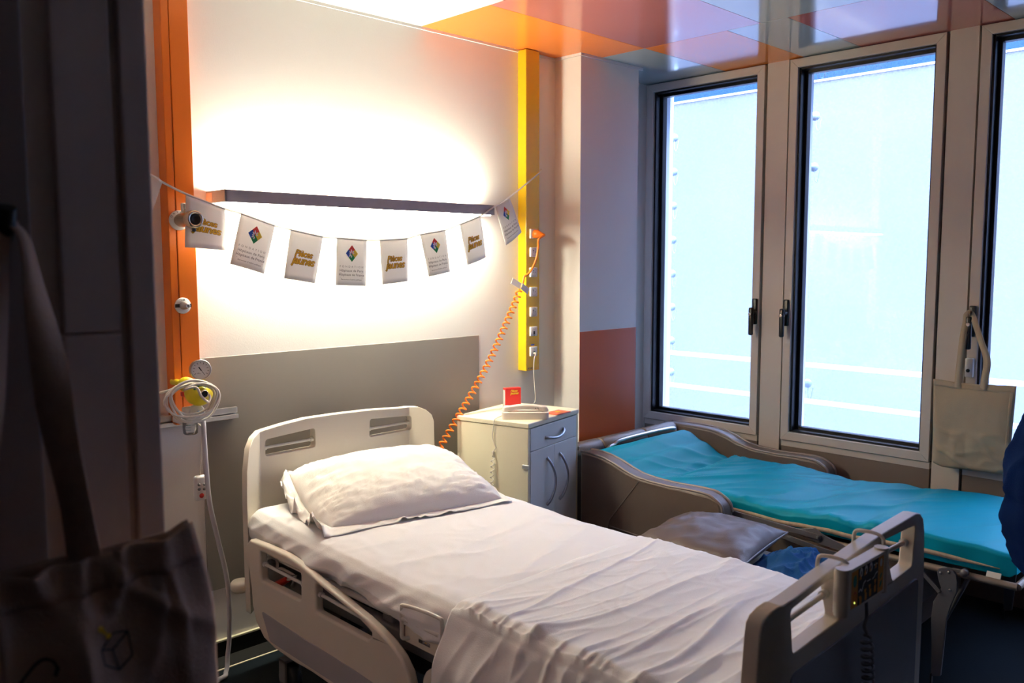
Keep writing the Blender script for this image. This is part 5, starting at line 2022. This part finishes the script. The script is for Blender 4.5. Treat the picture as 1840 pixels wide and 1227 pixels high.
def fprint(x, y):
    """photo-measured print position on the bag front -> point on the cloth"""
    p = on(x + 17, y - 5, 1, TY - .03)
    u = (p.x - ftl.x) / (ftr.x - ftl.x + (fbr.x - ftr.x) * .5)
    v = (ftl.z - p.z) / (ftl.z - fbl.z)
    return ftote(max(0, min(1, u)), max(0, min(1, v)), -1, .0022)


q = MB()
for pts in ([(181, 1162), (203.5, 1163.6), (236.6, 1134), (209, 1134), (181, 1162)], [(203.5, 1163.6), (209, 1198), (236.6, 1174), (236.6, 1134)], [(181, 1162), (183, 1188), (209, 1198)]):
    sub = []
    for a, c in zip(pts, pts[1:]):
        for k in range(5):
            sub.append((a[0] + (c[0] - a[0]) * k / 4, a[1] + (c[1] - a[1]) * k / 4))
    line2(q, fprint, sub, 3.0)
q.build('print_outline', M['ink_k'], ft)
q = MB()
line2(q, fprint, [(35, 1227), (52, 1208), (66, 1193), (78, 1184), (88, 1181), (97, 1184), (101, 1193), (96, 1206)], 5.0)
q.build('print_curve', M['ink_k'], ft)
q = MB()
for a, c, r in ((183, 1125, 6), (198, 1139, 6), (190, 1131, 4)):
    disc2(q, fprint, a, c, r, n=12)
q.build('print_dots', M['ink_y'], ft)
hk = on(14, 402, 1, 1.10)
for k, (dx, pts) in enumerate(((0, [(14, 396), (44, 430), (62, 520), (86, 640), (104, 760), (130, 880), (150, 990), (152, 1015)]), (1, [(14, 398), (-4, 440), (-12, 560), (-26, 760), (-52, 930), (-80, 1040), (-82, 1060)]))):
    q = MB()
    dp = [1.10, 1.085, 1.07, 1.05, 1.04, 1.03, TY - .004, TY - .010]
    wp = [on(a, c, 1, dp[min(i, 7)]) for i, (a, c) in enumerate(pts)]
    path = catmull(wp, 8)
    vs = []
    for i, p in enumerate(path):
        s = i / (len(path) - 1)
        a = .9 * math.sin(s * 5.0 + 1.0) if k == 0 else .3
        v = Vector((math.cos(a), math.sin(a), .05)) * (.013 + .006 * smooth(.1, .5, s))
        vs += [p - v, p + v]
    q.add(vs, [(2 * i, 2 * i + 1, 2 * i + 3, 2 * i + 2) for i in range(len(path) - 1)], 0, True)
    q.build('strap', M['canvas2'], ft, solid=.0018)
t = thing('wall_hook', 'black coat hook on the dark partition holding the foreground tote bag', 'hook', (hk.x - .02, PY, hk.z))
q = MB()
q.rbox((.045, .012, .13), T((hk.x - .022, PY - .004, hk.z - .02)), .004, 2)
q.tube(catmull([(hk.x - .014, PY - .006, hk.z - .02), (hk.x - .01, 1.12, hk.z - .024), (hk.x - .004, 1.10, hk.z - .012), (hk.x - .004, 1.085, hk.z + .018)], 6), .010, 12)
q.build('hook_body', M['black'], t)
q = MB(); q.lathe([(0, 0), (.009, 0), (.009, .002), (0, .003)], (hk.x - .026, PY - .010, hk.z - .055), (0, -1, 0), 14)
q.build('screw', M['brass'], t)

# =================================================================== NAVY JACKET AT THE RIGHT EDGE
JC = Vector((2.72, .515))
sil = [(735, 1850), (760, 1831), (790, 1819), (820, 1806.5), (850, 1800), (876, 1796.5), (891, 1802), (905, 1796), (929, 1792), (953, 1798), (986, 1808), (1019, 1818), (1049, 1836), (1062, 1850)]
rad = []
for py, px in sil:
    z = on(px, py, 0, 2.6).z
    d = on(px, py, 0, 2.6) - CAM
    d2 = Vector((d.x, d.y)).normalized()
    rad.append((z, abs(JC.x * d2.y - JC.y * d2.x)))
rad.sort()
rad = [(.50, .03), (.56, .07)] + [r for r in rad if r[0] > .57] + [(1.22, .12), (1.30, .13), (1.40, .10), (1.44, .04)]


def jr(z):
    return interp(rad, z)


t = thing('navy_jacket', 'navy blue jacket with a dark zipped pocket hanging at the right edge', 'jacket', (JC.x, JC.y, 1.45))


def jacket_pt(u, v):
    z = .52 + v * (1.43 - .52)
    th = 2 * PI * u
    r = jr(z)
    f = .012 * ridge(math.cos(th) * 1.5 + z * 2, math.sin(th) * 1.5 - z * 2.5, 4, 3) + .008 * nz(math.cos(th) * 3, math.sin(th) * 3, z * 5)
    r = max(.01, r - .010 + f)
    return Vector((JC.x + r * math.cos(th) * 1.05, JC.y + r * math.sin(th), z))


q = MB(); q.grid(jacket_pt, 110, 90, closed_u=True)
jk = q.build('jacket_body', M['navy'], t)
q = MB()
for sx_, sy_ in ((.10, -.10), (.13, .06)):
    sl = MB()
    pts = catmull([(JC.x + .02, JC.y, 1.30), (JC.x + sx_ * .8, JC.y + sy_ * .8, 1.22), (JC.x + sx_ * 1.25, JC.y + sy_ * 1.25, 1.0), (JC.x + sx_ * 1.3, JC.y + sy_ * 1.3, .78), (JC.x + sx_ * 1.2, JC.y + sy_ * 1.25, .66)], 6)
    sl.tube(pts, lambda t_: .062 - .018 * t_ + .004 * math.sin(t_ * 23), 14)
    sl.build('sleeve', M['navy'], t)
cl_ = MB(); cl_.lathe([(.055, 1.36), (.075, 1.42), (.070, 1.475), (.050, 1.48), (.045, 1.42)], (JC.x, JC.y, 0), (0, 0, 1), 24)
cl_.build('collar', M['navy'], t)
th0 = math.atan2(-JC.y, -JC.x)


def jsurf(du, z, off):
    p = jacket_pt(((th0 / (2 * PI)) + du) % 1.0, (z - .52) / (1.43 - .52))
    d = Vector((p.x - JC.x, p.y - JC.y, 0)).normalized()
    return p + d * off


zz = on(1815, 945, 0, 2.6).z
q.grid(lambda a, c: jsurf(.10 + .12 * a, zz + .055 - .035 * a - .05 * c, .003), 10, 6)
q.build('pocket_welt', M['black'], t, solid=.003)
q = MB(); q.tube([jsurf(.11 + .10 * k / 8, zz + .028 - .03 * k / 8, .006) for k in range(9)], .0035, 6)
pt = jsurf(.19, zz + .004, .009)
q.rbox((.006, .010, .024), T(pt), .0015, 1)
q.build('pocket_zip', M['zipper'], t)
q = MB(); q.grid(lambda a, c: jsurf(.19 - .05 * a, on(1800, 884, 0, 2.6).z + .02 - .03 * a - .018 * c, .002), 6, 4)
q.build('dark_trim', M['black'], t, solid=.002)
t = thing('coat_stand', 'dark coat stand carrying the navy jacket beyond the right edge', 'coat stand', (JC.x, JC.y, 0))
q = MB(); q.tube([(JC.x, JC.y, .02), (JC.x, JC.y, 1.62)], .014, 12)
q.tube(catmull([(JC.x, JC.y, 1.44), (JC.x - .03, JC.y - .02, 1.47), (JC.x - .05, JC.y - .03, 1.46)], 5), .008, 8)
q.build('pole', M['black'], t)
q = MB(); q.lathe([(0, 0), (.15, 0), (.15, .012), (.03, .03), (0, .03)], (JC.x, JC.y, 0), (0, 0, 1), 32)
q.build('stand_base', M['black'], t)
